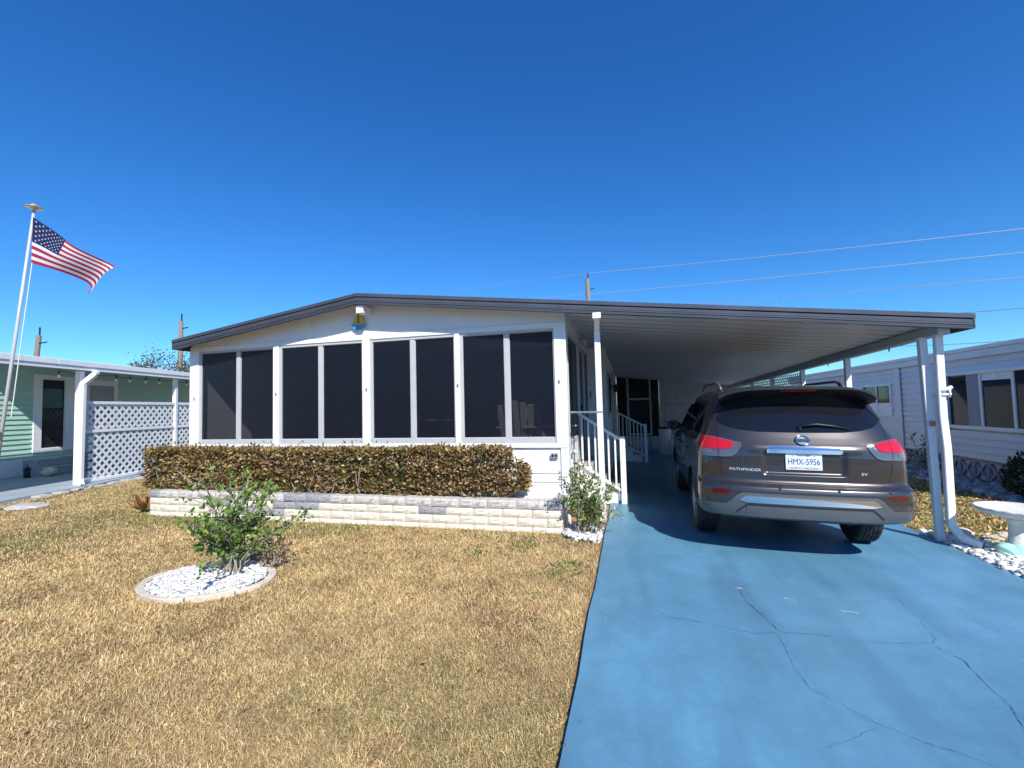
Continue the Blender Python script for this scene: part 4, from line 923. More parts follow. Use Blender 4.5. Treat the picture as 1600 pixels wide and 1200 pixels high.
# spoiler
V = []; nx = 41; prof = None
for i in range(nx):
    t = -1 + 2 * i / (nx - 1); x = .735 * t; e = abs(t) ** 6; roofz = 1.79 - .016 * t * t - .055 * e
    V += [(x * 1.0, .80 - .08 * e, roofz + .018 - .01 * e), (x, .55, roofz + .008), (x * 1.02, .30 + .10 * e, roofz - .008 - .012 * e), (x * 1.03, .225 + .13 * e, roofz - .020 - .02 * e), (x * 1.03, .228 + .13 * e, roofz - .040 - .03 * e), (x * 1.02, .34 + .08 * e, roofz - .072 - .035 * e), (x * .99, .50, roofz - .105 - .03 * e), (x * .98, .80 - .08 * e, roofz - .06)]
k = 8; F = [(i * k + j, i * k + (j + 1) % k, (i + 1) * k + (j + 1) % k, (i + 1) * k + j) for i in range(nx - 1) for j in range(k)] + [tuple(range(k))[::-1], tuple((nx - 1) * k + j for j in range(k))]
sp = MB().add(V, F).build('spoiler', paint, car, smooth=True); sp.data.set_sharp_from_angle(angle=R(35))
MB().add([(x, .243, 1.745) for x in np.linspace(-.17, .17, 9)] + [(x, .33, 1.712) for x in np.linspace(-.17, .17, 9)] + [(x, .243, 1.728) for x in np.linspace(-.17, .17, 9)],
         [(i, i + 1, i + 19, i + 18) for i in range(8)] + [(18 + i, 19 + i, 10 + i, 9 + i) for i in range(8)]).build('brake_light', darkred, sp)
for sg in (-1, 1):                                           # fins either side of the glass
    pts = [(.60, 1.64), (.70, 1.67), (.79, 1.56), (.86, 1.44), (.83, 1.415), (.76, 1.50), (.68, 1.585)]
    patch('window_fin', pts if sg > 0 else mir(pts), PM, .010, black_m, sp, .012, .04)
# wiper
wp = [PM(.0, 1.348, .03), PM(.16, 1.365, .032), PM(.30, 1.352, .028), PM(.45, 1.328, .02)]
MB().tube(wp, [.013, .012, .009, .006], 8).build('wiper', black_m, rw, smooth=True)
MB().tube([PM(.0, 1.318, .0), PM(.0, 1.345, .03)], [.022, .02], 10).build('wiper_hub', black_m, rw)
# roof rails
for sg in (-1, 1):
    rl = MB(); rl.tube([(sg * .655, .86, 1.77), (sg * .66, .98, 1.835), (sg * .665, 1.15, 1.862), (sg * .67, 2.2, 1.865), (sg * .665, 2.45, 1.80)], [.016, .018, .018, .018, .014], 8)
    r_o = rl.build('roof_rail', silver, car, smooth=True)
    MB().bar((sg * .652, .88, 1.745), (sg * .658, 1.02, 1.835), .03, .035).build('rail_foot', black_m, r_o)
# side windows, handles, shut lines, mirrors
for sg in (-1, 1):
    mp = SM(sg); o = 1
    panes = [[(.72, 1.25), (1.28, 1.235), (1.34, 1.575), (1.05, 1.575), (.86, 1.46)], [(1.36, 1.235), (2.28, 1.22), (2.28, 1.60), (1.42, 1.595)], [(2.36, 1.22), (3.38, 1.205), (3.25, 1.29), (2.85, 1.53), (2.65, 1.59), (2.36, 1.60)]]
    for pn in panes: patch('side_window', pn, mp, .004, tint, car, .006, .08)
    for yy in (1.36, 2.32): strip('door_gap', [(yy, 1.22), (yy, .80), (yy + (.28 if yy < 2 else 0), .50)], .006, mp, .002, black_m, car)
    strip('door_gap', [(3.45, 1.16), (3.40, .5)], .006, mp, .002, black_m, car)
    for yy in (1.62, 2.55):
        h_ = MB().tube([mp(yy, .99, .0), mp(yy + .03, .99, .03), mp(yy + .17, .99, .03), mp(yy + .20, .99, .0)], .013, 8).build('door_handle', paint, car, smooth=True)
    strip('belt_trim', [(.70, 1.222), (3.45, 1.192)], .016, mp, .006, black_m, car)
    mr_ = MB(); V = []
    bm = bmesh.new(); bmesh.ops.create_uvsphere(bm, u_segments=20, v_segments=12, radius=1)
    V = [(sg * (1.055 + v.co.x * .115), 3.18 + v.co.y * (.10 if v.co.y > 0 else .035), 1.235 + v.co.z * .085 * (1 - .15 * v.co.x * sg)) for v in bm.verts]; Fm = [tuple(v.index for v in f.verts) for f in bm.faces]; bm.free()
    mo = MB().add(V, Fm).build('side_mirror', paint, car, smooth=True)
    MB().bar((sg * .91, 3.2, 1.17), (sg * 1.0, 3.19, 1.20), .08, .035).build('mirror_foot', black_m, mo)
    MB().lathe([(.001, .0), (.078, .001), (.079, -.002)], (0, 0, 0), 24).build('mirror_glass', tint, mo)
    q = mo.children[-1] if mo.children else None
    for c_ in mo.children:
        if c_.name.startswith('mirror_glass'): c_.rotation_euler = (R(90), 0, 0); c_.scale = (1.2, .85, 1); c_.location = (sg * 1.055, 3.143, 1.235)
    if True:                                                 # windshield, headlights: seen only from the front
        pass
wsF = MB().add([(-.80, 3.60, 1.19), (-.4, 3.70, 1.185), (.4, 3.70, 1.185), (.80, 3.60, 1.19), (.60, 2.72, 1.69), (.3, 2.78, 1.70), (-.3, 2.78, 1.70), (-.60, 2.72, 1.69)], [(0, 1, 6, 7), (1, 2, 5, 6), (2, 3, 4, 5)]).build('windshield', tint, car)
# wheels
def wheel_meshes():
    t = MB(); W = .122; pr = []
    prof = [(.235, -W + .005), (.27, -W - .004), (.33, -W - .002), (.362, -W + .012), (.378, -W + .03)]
    tread = []
    for k in range(5):
        x0 = -W + .03 + k * (2 * W - .06) / 5; x1 = x0 + (2 * W - .06) / 5
        tread += [(.381, x0 + .005), (.381, x1 - .005), (.370, x1 - .004), (.370, x1 + .004)]
    prof += tread[:-2] + [(.378, W - .03), (.362, W - .012), (.33, W + .002), (.27, W + .004), (.235, W - .005), (.225, 0)]
    n = 72; V = []; F = []
    for i, (r, h_) in enumerate(prof):
        for k in range(n):
            a = 2 * math.pi * k / n; rr = r - (.006 if (r > .375 and k % 3 == (0 if h_ > 0 else 1)) else 0); V.append((h_, rr * math.cos(a), rr * math.sin(a)))
    m_ = len(prof)
    for i in range(m_): F += [(i * n + k, i * n + (k + 1) % n, ((i + 1) % m_) * n + (k + 1) % n, ((i + 1) % m_) * n + k) for k in range(n)]
    ty = MB().add(V, F).mesh('tyre'); ty.materials.append(rubber)
    r = MB(); r.lathe([(.238, -.10), (.245, .118), (.228, .112), (.215, .06), (.20, -.05), (.19, -.1)], (0, 0, 0), 40, axis='x'); rm = r.mesh('rim', smooth=False); rm.materials.append(rim_m)
    s_ = MB(); s_.lathe([(.05, .085), (.045, .112), (.01, .116)], (0, 0, 0), 16, axis='x')
    for k in range(6):
        for dlt in (-.13, .13):
            a = 2 * math.pi * k / 6; s_.bar((.098, .04 * math.cos(a), .04 * math.sin(a)), (.10, .225 * math.cos(a + dlt), .225 * math.sin(a + dlt)), .04, .018, (1, 0, 0), .026, .014)
    sm = s_.mesh('spokes'); sm.materials.append(rim_m)
    dk = MB().lathe([(.19, .0), (.19, .02)], (0, 0, 0), 32, axis='x').mesh('brake_disc'); dk.materials.append(black_m); return ty, rm, sm, dk
ty, rm, sm, dk = wheel_meshes()
for x, y in WHEELS:
    wo_ = bpy.data.objects.new('wheel', ty); COL.objects.link(wo_); wo_.parent = car; wo_.location = (x, y, .381); ORG[wo_.name] = np.zeros(3)
    wo_.rotation_euler = (random.uniform(0, 6), 0, 0) if x > 0 else (random.uniform(0, 6), 0, R(180))
    for nm, mm in (('rim', rm), ('spokes', sm), ('brake_disc', dk)):
        q = bpy.data.objects.new(nm, mm); COL.objects.link(q); q.parent = wo_
MB().box(-.70, .70, .75, 4.6, .25, .35).build('underbody', black_m, car)

# ================================================================== LEFT NEIGHBOUR
nlr = R(14.0)                                # their house is turned: local +y is depth, +(-x) is away from us
LN = (-12.52, 7.83, 0.)
gh = local(thing('green_house', 'mint green lap-sided house with white trimmed door behind its carport', 'house', LN, (0, 0, nlr)))
# local frame: y = u (depth), x = -v
for k in range(19):
    z0 = .50 + k * .1355; z1 = z0 + .1345
    for u0, u1 in ((-4, 2.20), (3.58, 11)) if .62 < z0 < 2.75 else ((-4, 11),):
        MB().add([(-3.372, u0, z0), (-3.372, u1, z0), (-3.40, u1, z1), (-3.40, u0, z1), (-3.44, u0, z0), (-3.44, u1, z0), (-3.44, u1, z1), (-3.44, u0, z1)], [(0, 1, 2, 3), (4, 7, 6, 5), (0, 4, 5, 1), (3, 2, 6, 7), (1, 5, 6, 2), (0, 3, 7, 4)]).build('siding_board', green_s, gh)
MB().box(-8, -3.45, -4, 11, 0, 3.05).build('wall_core', green_s, gh)
m = MB(); m.box(-3.42, -3.355, 2.20, 2.43, .62, 2.85); m.box(-3.42, -3.355, 3.10, 3.58, .62, 2.85); m.box(-3.42, -3.355, 2.43, 3.10, 2.72, 2.85); m.box(-3.42, -3.355, 2.43, 3.10, .62, .74)
dd = m.build('door', white, gh, bev=.006)
MB().box(-3.43, -3.405, 2.43, 3.10, .74, 2.72).build('pane', glass_dark, dd)
m = MB(); 
for a, b, c, e in ((3.72, 3.87, 1.2, 2.80), (4.77, 4.92, 1.2, 2.80), (3.87, 4.77, 2.62, 2.80), (3.87, 4.77, 1.2, 1.35)): m.box(-3.40, -3.345, a, b, c, e)
ww = m.build('window', white, gh, bev=.005); MB().box(-3.42, -3.362, 3.87, 4.77, 1.35, 2.62).build('pane', M('grey_blind', (.30, .33, .35), .5), ww)
for k in range(46):                                           # ribbed skirting panels
    u = -4 + k * .16
    MB().box(-3.40 + (.012 if k % 2 else 0), -3.37 + (.012 if k % 2 else 0), u, u + .158, 0, .49).build('skirt_panel', white, gh)
MB().box(-3.40, .35, -5.5, 10, -.08, .03).build('carport_slab', slab_m, gh)
MB().box(-3.36, -2.55, 1.95, 3.8, .031, .22).build('step', slab_m, gh, bev=.01); MB().box(-3.36, -2.95, 1.95, 3.8, .253, .42).build('step', slab_m, gh, bev=.01)
for z in (.221, .421): MB().box(-3.36, -2.54 if z < .3 else -2.94, 1.94, 3.81, z + .001, z + .03).build('tread', conc, gh)
# roof sheet, its notch shaped to let sun onto the wall; white fascia
MB().prism([(.13, 2.80), (-2.4, 3.0), (-2.4, 3.05), (.13, 2.86)], 'y', -4.2, .6).build('roof', white, gh)
MB().prism([(.13, 2.80), (-3.38, 3.08), (-8.3, 3.3), (-8.3, 3.36), (-3.38, 3.14), (.13, 2.86)], 'y', .601, 11).build('roof', white, gh)
for a, b, x1 in ((2.69, 2.775, .165), (2.78, 2.90, .185)):
    for u0, u1 in ((-4.2, -.66), (-.655, 11)): MB().box(.131, x1, u0, u1, a, b).build('gutter', white, gh, bev=.006)
MB().box(-.06, .06, -.06 + .05, .06 + .05, .03, 2.68).build('post', white, gh, bev=.005)
MB().box(-.05, .05, 3.02, 3.12, .03, 2.68).build('post', white, gh, bev=.005); MB().box(-.05, .05, 6.6, 6.7, .03, 2.68).build('post', white, gh, bev=.005)
ds = MB()
for a, b in (((.20, .25, 2.70), (.20, .22, 2.62)), ((.20, .22, 2.62), (.10, .02, 2.38)), ((.10, .02, 2.40), (.10, .0, .12)), ((.10, .0, .14), (.20, -.06, .02))): ds.bar(a, b, .11, .09, (0, 1, .15))
ds.build('downspout', white, gh, bev=.008)
MB().bar((.195, -.055, .025), (.215, -.07, .006), .085, .07, (0, 1, .15)).build('spout_mouth', black_m, gh)
ltn = thing('neighbour_lattice', 'white two-tier diagonal lattice fence of the green house carport', 'lattice', LN, (0, 0, nlr)); local(ltn)
for z0, z1 in ((.10, 1.20), (1.31, 1.90)): lattice(ltn, .30, 6.5, z0, z1, .205, .056, lambda u, z, l: (1, 0, 0) if l == 9 else (.0 + .009 * l, u, z), white)
for z in (.075, 1.255, 1.94): MB().box(-.03, .035, .20, 6.55, z - .035, z + .035).build('rail', white, ltn, bev=.004)
sl = local(thing('string_lights', 'string of bulb lights hung along the green house carport edge', 'string lights', (LN[0], LN[1], 0), (0, 0, nlr)))
bu = [-.35, 1.14, 1.56, 2.09, 2.58, 3.11, 3.67, 4.16]
cab = []
for a, b in zip(bu[:-1], bu[1:]): cab += [(-.10, a + (b - a) * k / 6, 2.66 - .05 * math.sin(k / 6 * math.pi)) for k in range(6)]
MB().tube(cab, .007, 5).build('cable', black_m, sl)
for u in bu:
    MB().lathe([(.018, 2.58), (.02, 2.655)], (-.10, u, 0), 8).build('socket', black_m, sl); MB().lathe([(.006, 2.50), (.03, 2.525), (.03, 2.55), (.016, 2.58)], (-.10, u, 0), 10).build('bulb', M('bulb_glass', (.7, .7, .68), .1) if 'bulb_glass' not in MATS else MATS['bulb_glass'], sl, smooth=True)
def W2(x, u, z): return (LN[0] + x * math.cos(nlr) - u * math.sin(nlr), LN[1] + x * math.sin(nlr) + u * math.cos(nlr), z)
one('stone_figure', blob(W2(-2.4, 1.75, .03), (.17, .15, .12), 3, .2, 31), edge_m, 'tan stone garden figure at the foot of the green house steps', 'ornament', smooth=True)
wl_ = thing('small_lantern', 'small dark lantern beside the stone figure at the green house steps', 'lantern', W2(-2.75, 1.5, .03)); p = W2(-2.75, 1.5, .03)
MB().lathe([(.07, 0), (.08, .02), (.06, .03), (.06, .2), (.09, .22), (.03, .28)], p, 6).build('body', bronze, wl_); MB().tube([(p[0] - .06, p[1], p[2] + .24), (p[0], p[1], p[2] + .38), (p[0] + .06, p[1], p[2] + .24)], .006, 5).build('handle', bronze, wl_)
curb = MB()
for k in range(9):
    a, b = W2(.42, -1.2 + k * .42, 0), None
    one('border_slab', MB().box(a[0] - .19, a[0] + .19, a[1] - .12, a[1] + .12, -.06, .012 + random.uniform(0, .01)), conc, 'flat pale edging slab between lawn and green house carport', 'edging slab', 'edging slabs along the green house carport', bev=.01)

# ================================================================== RIGHT NEIGHBOUR
rh = thing('white_lap_house', 'pale lap-sided house in shade beyond the right side of the driveway', 'house', (6.7, 12, -.12))
RX = 6.70; RZ0 = .33; RZ1 = 2.36
WINS = [(9.2, 12.0, .98, 2.02), (14.25, 15.75, 1.17, 1.91)]
k = 0; z = RZ0
while z < RZ1:
    z1 = min(z + .135, RZ1); spans = [(7.5, 22.)]
    for a, b, c, e in WINS:
        if c - .07 < (z + z1) / 2 < e + .07: spans = [q for s0, s1 in spans for q in (((s0, a - .07), (b + .07, s1)) if s0 < a and s1 > b else ((s0, s1),))]
    for a, b in spans:
        MB().add([(RX - .034, a, z), (RX - .034, b, z), (RX, b, z1), (RX, a, z1), (RX + .05, a, z), (RX + .05, b, z), (RX + .05, b, z1), (RX + .05, a, z1)], [(0, 1, 2, 3), (4, 7, 6, 5), (0, 4, 5, 1), (3, 2, 6, 7), (1, 5, 6, 2), (0, 3, 7, 4)]).build('siding_board', pale_s, rh)
    z += .135
MB().box(RX + .06, 13, 7.5, 22, -.1, RZ1 + .1).build('wall_core', pale_s, rh)
MB().box(RX - .10, RX - .02, 7.5, 22, RZ1 - .02, RZ1 + .12).build('fascia', pale_s, rh, bev=.006)
MB().box(RX - .14, 13, 7.4, 22.1, RZ1 + .121, RZ1 + .20).build('roof', pale_s, rh, bev=.006)
MB().box(RX - .06, RX - .036, 13.72, 13.98, RZ0, RZ1 - .02).build('corner_board', pale_s, rh, bev=.004)
for wi, (a, b, c, e) in enumerate(WINS):
    m = MB()
    for q in ((a - .07, a, c - .07, e + .07), (b, b + .07, c - .07, e + .07), (a, b, c - .07, c), (a, b, e, e + .07)): m.box(RX - .05, RX + .05, *q)
    wf = m.build('window', white, rh, bev=.004)
    ms = [11.05, 10.25] if wi == 0 else [15.0]
    ee = [b] + ms + [a]
    for k in range(len(ee) - 1):
        MB().box(RX + .01, RX + .014, ee[k + 1], ee[k], c, e).build('pane', glass_dark, wf)
    for q in ms: MB().box(RX - .012, RX + .012, q - .03, q + .03, c, e).build('mullion', white, wf)
    if wi == 1: MB().box(RX + .006, RX + .0095, a, b, c, c + (e - c) * .38).build('half_blind', white, wf)
    else:
        MB().box(RX + .006, RX + .0095, 10.28, 11.02, e - .14, e).build('shade', white, wf); MB().box(RX + .004, RX + .0095, 11.08, 11.45, c, e).build('curtain', M('grey_curtain', (.30, .32, .35), .8), wf)
# decorative block skirting: framed X blocks
bmx = MB(); s_ = .39
for q in ((0, .03, 0, s_), (s_ - .03, s_, 0, s_), (.03, s_ - .03, 0, .03), (.03, s_ - .03, s_ - .03, s_)): bmx.box(0, .09, q[0], q[1], q[2], q[3])
bmx.bar((.045, .03, .03), (.045, s_ - .03, s_ - .03), .09, .03, (0, -1, 1)); bmx.bar((.046, s_ - .03, .03), (.046, .03, s_ - .03), .088, .03, (0, 1, 1))
xme = bmx.mesh('breeze_block'); xme.materials.append(blockdark)
for k in range(34):
    o = link('breeze_block', xme, None, rh); o.location = (RX + .0 - 6.7, 8.2 + k * .405 - 12, -.10 + .12)
MB().box(RX + .12, RX + .14, 7.5, 22, -.15, RZ0).build('crawlspace_backing', dark_in, rh)

# ================================================================== FLAG
fpole = thing('flagpole', 'leaning white metal flagpole with disc finial at the left edge of the photo', 'flagpole', (-10.81, 5.5, -.03))
FB = Vector((-10.81, 5.5, -.03)); FT = Vector((-9.94, 5.5, 5.21))
MB().tube([FB, FB.lerp(FT, .5), FT], [.030, .026, .020], 16).build('pole', trim, fpole, smooth=True)
MB().lathe([(.02, .0), (.03, .02), (.10, .04), (.125, .052), (.12, .064), (.05, .078), (.04, .10), (.025, .12), (.002, .125)], tuple(FT), 24).build('finial', gold, fpole, smooth=True)
MB().tube([(-9.84, 5.44, 4.26), (-10.02, 5.44, 3.1), (-10.24, 5.44, 1.62)], .008, 5).build('halyard', rope_m, fpole)
pc = FB.lerp(FT, .26); MB().box(pc.x - .02, pc.x + .07, pc.y - .09, pc.y - .05, pc.z - .05, pc.z + .08).build('cleat', alu, fpole, bev=.01)
fl = thing('national_flag', 'American flag flying from the flagpole', 'flag', (-9.9, 5.45, 4.2))
def bez(pts, t):
    n = len(pts) - 1; return sum((math.comb(n, i) * t ** i * (1 - t) ** (n - i) * np.array(p) for i, p in enumerate(pts)), np.zeros(len(pts[0])))
def flagP(u, v):
    topc = bez([(-9.89, 5.075), (-9.35, 4.70), (-8.80, 4.42), (-8.35, 4.20), (-8.12, 4.05)], u); bot = bez([(-9.90, 4.265), (-9.45, 4.13), (-8.95, 4.03), (-8.70, 3.80), (-8.58, 3.60)], u)
    p = topc * (1 - v) + bot * v
    p[1] += .05 * math.sin(math.pi * v) * u ** 2 ; p[0] += .10 * math.sin(math.pi * v) * u ** 3 * .9
    y = 5.46 + .13 * math.sin(u * 7.5 + v * 2.4 + .6) * u ** .6 + .10 * u * (v - .3) + .05 * math.sin(v * 5 + u * 3) * u
    return np.array([p[0], y, p[1]])
nu, nv = 60, 39
V = [flagP(i / nu, j / nv) for j in range(nv + 1) for i in range(nu + 1)]; fm = MB()
fm.v = [tuple(p) for p in V]
for j in range(nv):
    stp = j // 3
    for i in range(nu):
        fm.f.append((j * (nu + 1) + i, j * (nu + 1) + i + 1, (j + 1) * (nu + 1) + i + 1, (j + 1) * (nu + 1) + i)); fm.mi.append(2 if (i < nu * .4 and stp < 7) else (stp % 2))
cloth = fm.build('cloth', None, fl, smooth=True, mats=[flag_r, flag_w, flag_b])
stv = MB()
for r_ in range(9):
    for c_ in range(6 if r_ % 2 == 0 else 5):
        u0 = .4 * (c_ * 2 + 1 + (r_ % 2)) / 12; v0 = 7 / 13 * (r_ + 1) / 10
        for sd_ in (-1, 1):
            pts = []
            for k in range(10):
                a = math.pi / 2 + k * math.pi / 5; rr = .020 if k % 2 == 0 else .008; q = flagP(u0 + rr * math.cos(a) * .62, max(0, v0 - rr * math.sin(a) * 1.2)); q[1] += sd_ * .006; pts.append(q)
            stv.add(pts, [tuple(range(10))])
stv.build('stars', flag_w, cloth)

# ================================================================== UTILITY POLES, WIRES, FAR TREE
def ray(px, py, Yd):
    d_ = CAM @ np.array([px - 800, py - 600, 715.0]); s_ = Yd / d_[1]; return Vector((d_[0] * s_, Yd, 1.58 + d_[2] * s_))
def upole(px, py, Yd, lean, label, arms, r=.13):
    t_ = ray(px, py, Yd); b_ = Vector((t_.x - lean, Yd, -.1)); t = thing('utility_pole', label, 'utility pole', tuple(b_))
    MB().tube([b_, b_.lerp(t_, .5), t_], [r * 1.2, r * 1.05, r * .85], 12).build('shaft', polew, t)
    MB().tube([t_ - Vector((-.05, 0, .1)), t_ + Vector((.06, 0, .5))], .045, 8).build('insulator', black_m, t)
    for dzz, L in arms: MB().bar(t_ + Vector((0, 0, -dzz)), t_ + Vector((L, 0, -dzz + .04)), .06, .06).build('bracket', black_m, t)
    return t_
upole(61, 524, 20, .9, 'leaning weathered utility pole at far left above the green house roof', [(.5, .7), (1.5, .6)], .15)
upole(283, 502, 24, .05, 'weathered utility pole left of the house gable end', [(.5, .6)], .15)
pt = upole(917.5, 436, 34, -.2, 'distant utility pole rising behind the carport roof', [(.8, .5)], .17)
for (a, b, c, e, lab) in (((1700, 346), (917, 427), 24, 34, 'topmost of the overhead wires on the right'), ((1700, 384), (840, 466), 24, 36, 'second overhead wire from the top on the right'),
                          ((1700, 424), (1000, 480), 22, 36, 'third overhead wire from the top, just above the carport'), ((1700, 472), (1380, 494), 20, 30, 'lowest bright overhead wire near the carport corner'), ((1700, 522), (1400, 541), 26, 34, 'thin dark wire behind the carport post tops')):
    A = ray(*a, c); B = ray(*b, e); pts = [A.lerp(B, k / 12) - Vector((0, 0, .10 * math.sin(k / 12 * math.pi))) for k in range(13)]
    if a[1] == 346:
        C = ray(700, 455, 60); pts += [B.lerp(C, k / 5) for k in range(1, 6)]
    one('overhead_wire', MB().tube(pts, .016 if a[1] != 522 else .012, 6), wire_m if a[1] != 522 else black_m, lab, 'wire', 'overhead wires')
def tree(base, hgt, rad, nl, label, pal, seed):
    rr = random.Random(seed); t = thing('backyard_tree', label, 'tree', base); b = Vector(base); tr = MB(); tp = b + Vector((.2, 0, hgt * .45))
    tr.tube([b, b.lerp(tp, .5) + Vector((.08, 0, 0)), tp], [.22, .17, .13], 10); ends = []
    for i in range(11):
        a = rr.uniform(0, 6.28); e = tp + Vector((math.cos(a) * rad * rr.uniform(.4, .9), math.sin(a) * rad * rr.uniform(.4, .9), rr.uniform(.1, .55) * hgt)); mid = tp.lerp(e, .5) + Vector((0, 0, .25))
        tr.tube([tp, mid, e], [.08, .05, .02], 6); ends.append(e)
        for k in range(4):
            e2 = e + Vector((rr.uniform(-1, 1), rr.uniform(-1, 1), rr.uniform(-.5, .9))) * rad * .45; tr.tube([mid.lerp(e, .6), e2], [.025, .008], 5); ends.append(e2)
    tr.build('trunk', bark, t); E_ = np.array(ends); ii = rng.integers(0, len(E_), nl); P = E_[ii] + rng.normal(0, rad * .16, (nl, 3))
    tag(leaves('crown', P, rng.normal(size=(nl, 3)), rng.uniform(.08, .16, nl), pick(pal, nl), leaf_m, t), kind='stuff')
q = ray(262, 575, 21); tree((q.x, 21, -.05), 4.6, 1.9, 5200, 'small brownish tree behind the green house roof, left of the gable', [(.13, .11, .05), (.10, .10, .04), (.20, .14, .07), (.07, .075, .03)], 6)

# ================================================================== LAWN
def lawn(name, label, reg, N, hgt, wdt, greenbias, zf, seed, nearY=0.):
    x0, x1, y0, y1, fn = reg; r2 = np.random.default_rng(seed); out = []; got = 0
    while got < N:
        k = 400000; x = r2.uniform(x0, x1, k); y = r2.uniform(y0, y1, k); dist = np.hypot(x, y); acc = r2.random(k) < np.clip((2.2 / np.maximum(dist, 1.6)) ** 1.25, .05, 1); kk = acc & fn(x, y)
        out.append(np.stack([x[kk], y[kk]], 1)); got += kk.sum()
    XY = np.concatenate(out)[:N]; x, y = XY.T; dist = np.hypot(x, y)
    sc = np.clip(dist / 3.2, .85, 2.6)
    big = vnoise(x, y, .55, 41); mid = vnoise(x, y, 1.9, 42); fine = vnoise(x, y, 7, 43)
    L = r2.uniform(*hgt, N) * np.clip(sc, .9, 1.35); Wd = r2.uniform(*wdt, N) * sc
    az = r2.uniform(0, 6.283, N); til = np.clip(r2.normal(.95, .32, N), .15, 1.45)    # tilt from vertical: matted turf
    dx, dy, dz_ = np.cos(az) * np.sin(til), np.sin(az) * np.sin(til), np.cos(til); z = zf(x)
    Pb = np.stack([x, y, z], 1); Dv = np.stack([dx, dy, dz_], 1) * L[:, None]; tw = az + 1.57 + r2.normal(0, .5, N); Av = np.stack([np.cos(tw), np.sin(tw), r2.normal(0, .3, N)], 1) * Wd[:, None] * .5
    mp_ = Pb + Dv * .55 + np.array([0, 0, 1]) * (L * .10)[:, None]
    v = np.stack([Pb - Av, Pb + Av, mp_ + Av * .8, mp_ - Av * .8, Pb + Dv - np.array([0, 0, 1]) * (L * .06)[:, None]], 1).reshape(-1, 3)
    b = np.arange(N)[:, None] * 5; lo = np.concatenate([b + np.array([[0, 1, 2, 3]]), b + np.array([[3, 2, 4]])], 1).reshape(-1); sz = np.tile([4, 3], N)
    pal = np.array([(.60, .445, .21), (.51, .36, .16), (.71, .57, .32), (.40, .275, .12), (.65, .52, .28)]); c = pal[r2.choice(5, N, p=[.3, .24, .18, .12, .16])]
    gp = np.clip((big - .55) * 1.2 + (mid - .5) * .7 + greenbias(x, y), 0, .6); isg = r2.random(N) < gp
    gpal = np.array([(.22, .24, .075), (.30, .29, .10), (.17, .20, .06)]); c[isg] = gpal[r2.choice(3, isg.sum())]
    red = (vnoise(x, y, 2.6, 44) > .84) & (r2.random(N) < .16); c[red] = (.26, .10, .055)
    drk = (vnoise(x, y, 3.3, 45) > .70) & (r2.random(N) < .30); c[drk] *= .6
    c = c * (1 + r2.uniform(-.22, .22, (N, 1))) * (.84 + .32 * fine[:, None]) * (.84 + .32 * mid[:, None])
    o = npmesh(name, v, lo, sz, grass_m, None, np.repeat(np.clip(c, 0, 1), 5, 0)); return tag(o, label, 'grass', kind='stuff')
cN, sN = math.cos(nlr), math.sin(nlr)
def okL(x, y):
    k = x < -.385 + .012 * np.sin(y * 3.1) - .02 * np.random.default_rng(1).random(len(x)); k &= ~((x > PX0 - .03) & (x < PX1 + .04) & (y > PYF - .03)); k &= ~((x > -.87) & (y > 5.55))
    k &= ((x - bc[0]) / (ax * 1.0)) ** 2 + ((y - bc[1]) / (ay * 1.0)) ** 2 > 1.0; k &= y < np.where(x < -7.65, 13, 6.3)
    lx = (x - LN[0]) * cN + (y - LN[1]) * sN; k &= lx > .42
    return k & (np.abs(x) < 4.5 * y + 2.0 + 100 * (x > -.5) )
lawn('lawn_grass', 'dry straw-coloured front lawn with some green patches', (-13, -.37, .5, 11, okL), 500000, (.016, .044), (.0020, .0044), lambda x, y: .22 * np.exp(-((y - 5.6) / .35) ** 2) + .16 * (x < -6) - .06 * ((x > -4) & (y < 4)), lambda x: np.full(len(x), -.034), 61)
lawn('side_grass', 'brown leaf-strewn grass strip between the driveway and the right house', (3.45, 6.5, 5.0, 15, lambda x, y: (x < 5.95) & ((x > 3.44 + .75 * np.clip((6.75 - y) / .6, .1, 1)) | (y > 6.9))), 42000, (.02, .05), (.004, .009), lambda x, y: .25 + 0 * x, lambda x: np.full(len(x), -.124), 62)
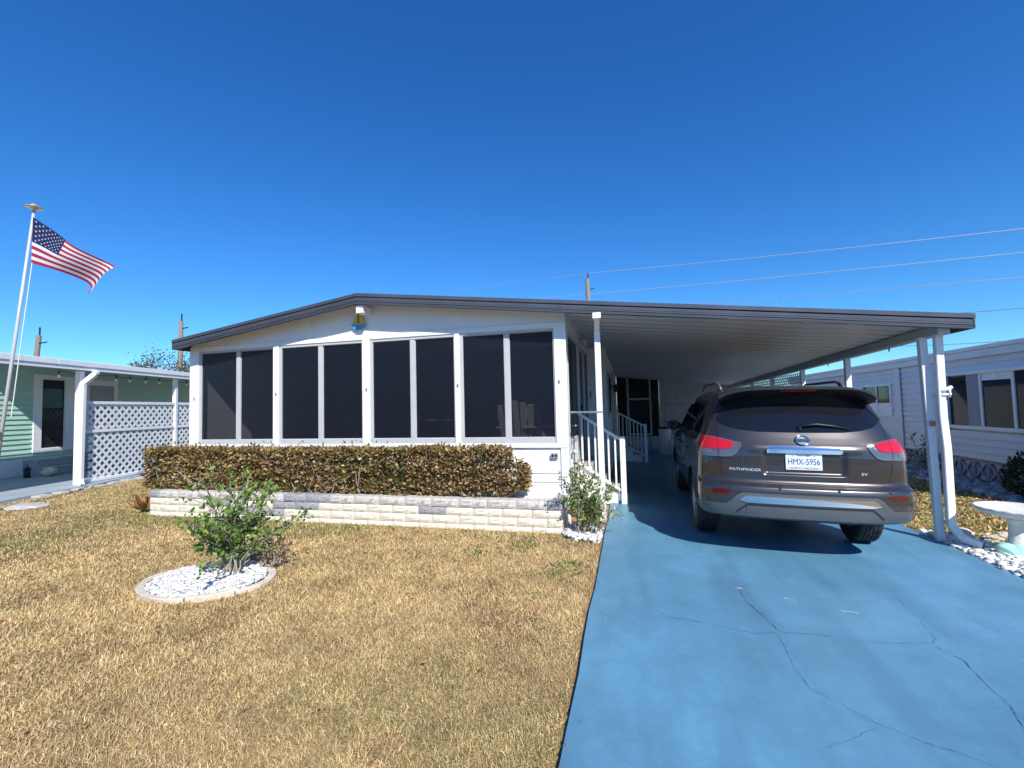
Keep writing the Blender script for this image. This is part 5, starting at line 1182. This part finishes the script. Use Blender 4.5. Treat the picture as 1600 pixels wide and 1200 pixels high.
n = 1400; P = np.stack([rng.uniform(3.5, 5.9, n), rng.uniform(6.3, 11, n), rng.uniform(-.10, -.07, n)], 1); D = rng.normal(0, 1, (n, 3)); D[:, 2] *= .25
o = leaves('leaf_litter', P, D, rng.uniform(.03, .07, n), pick([(.32, .14, .06), (.40, .24, .09), (.22, .12, .06), (.5, .36, .16)], n), dryleaf_m, None); tag(o, 'dry fallen leaves scattered on the side strip by the driveway', 'leaf litter', kind='stuff')
# clumps of green weeds near the drive
n = 260; ctr = np.array([(-.62, 4.65), (-.72, 4.4), (-1.25, 5.25), (-1.7, 4.9)]); ii = rng.integers(0, 4, n); P = np.concatenate([ctr[ii] + rng.normal(0, .09, (n, 2)), np.full((n, 1), -.02)], 1); D = rng.normal(0, .8, (n, 3)); D[:, 2] = np.abs(D[:, 2]) + .3
o = leaves('weed_clumps', P, D, rng.uniform(.025, .06, n), pick([(.16, .22, .06), (.22, .26, .08)], n), leaf_m, None, .35); tag(o, 'small green weed tufts in the lawn near the driveway', 'weeds', kind='stuff')

n = 70; P = np.stack([rng.normal(-.34, .07, n), rng.uniform(2.0, 5.6, n), np.zeros(n)], 1); P[:, 2] = [dz(a) + .006 for a in P[:, 0]]; k = P[:, 0] > -.35; P = P[k]; n = len(P); D = rng.normal(0, 1, (n, 3)); D[:, 2] *= .08
o = leaves('grass_clippings', P, D, rng.uniform(.010, .028, n), pick([(.36, .28, .14), (.25, .17, .08)], n), dryleaf_m, None, .25); tag(o, 'dry grass clippings strewn on the left driveway edge', 'clippings', kind='stuff')

n = 170; P = np.stack([rng.uniform(-7, -.5, n), rng.uniform(1.6, 5.6, n), np.full(n, .004)], 1); D = rng.normal(0, 1, (n, 3)); D[:, 2] *= .2; k = ((P[:, 0] - bc[0]) / ax) ** 2 + ((P[:, 1] - bc[1]) / ay) ** 2 > 1.1; P = P[k]; D = D[k]; n = len(P)
o = leaves('fallen_leaves', P, D, rng.uniform(.02, .05, n), pick([(.30, .13, .06), (.22, .12, .06), (.42, .30, .13), (.34, .10, .06)], n), dryleaf_m, None, .55); tag(o, 'few brown fallen leaves scattered over the front lawn', 'fallen leaves', kind='stuff')
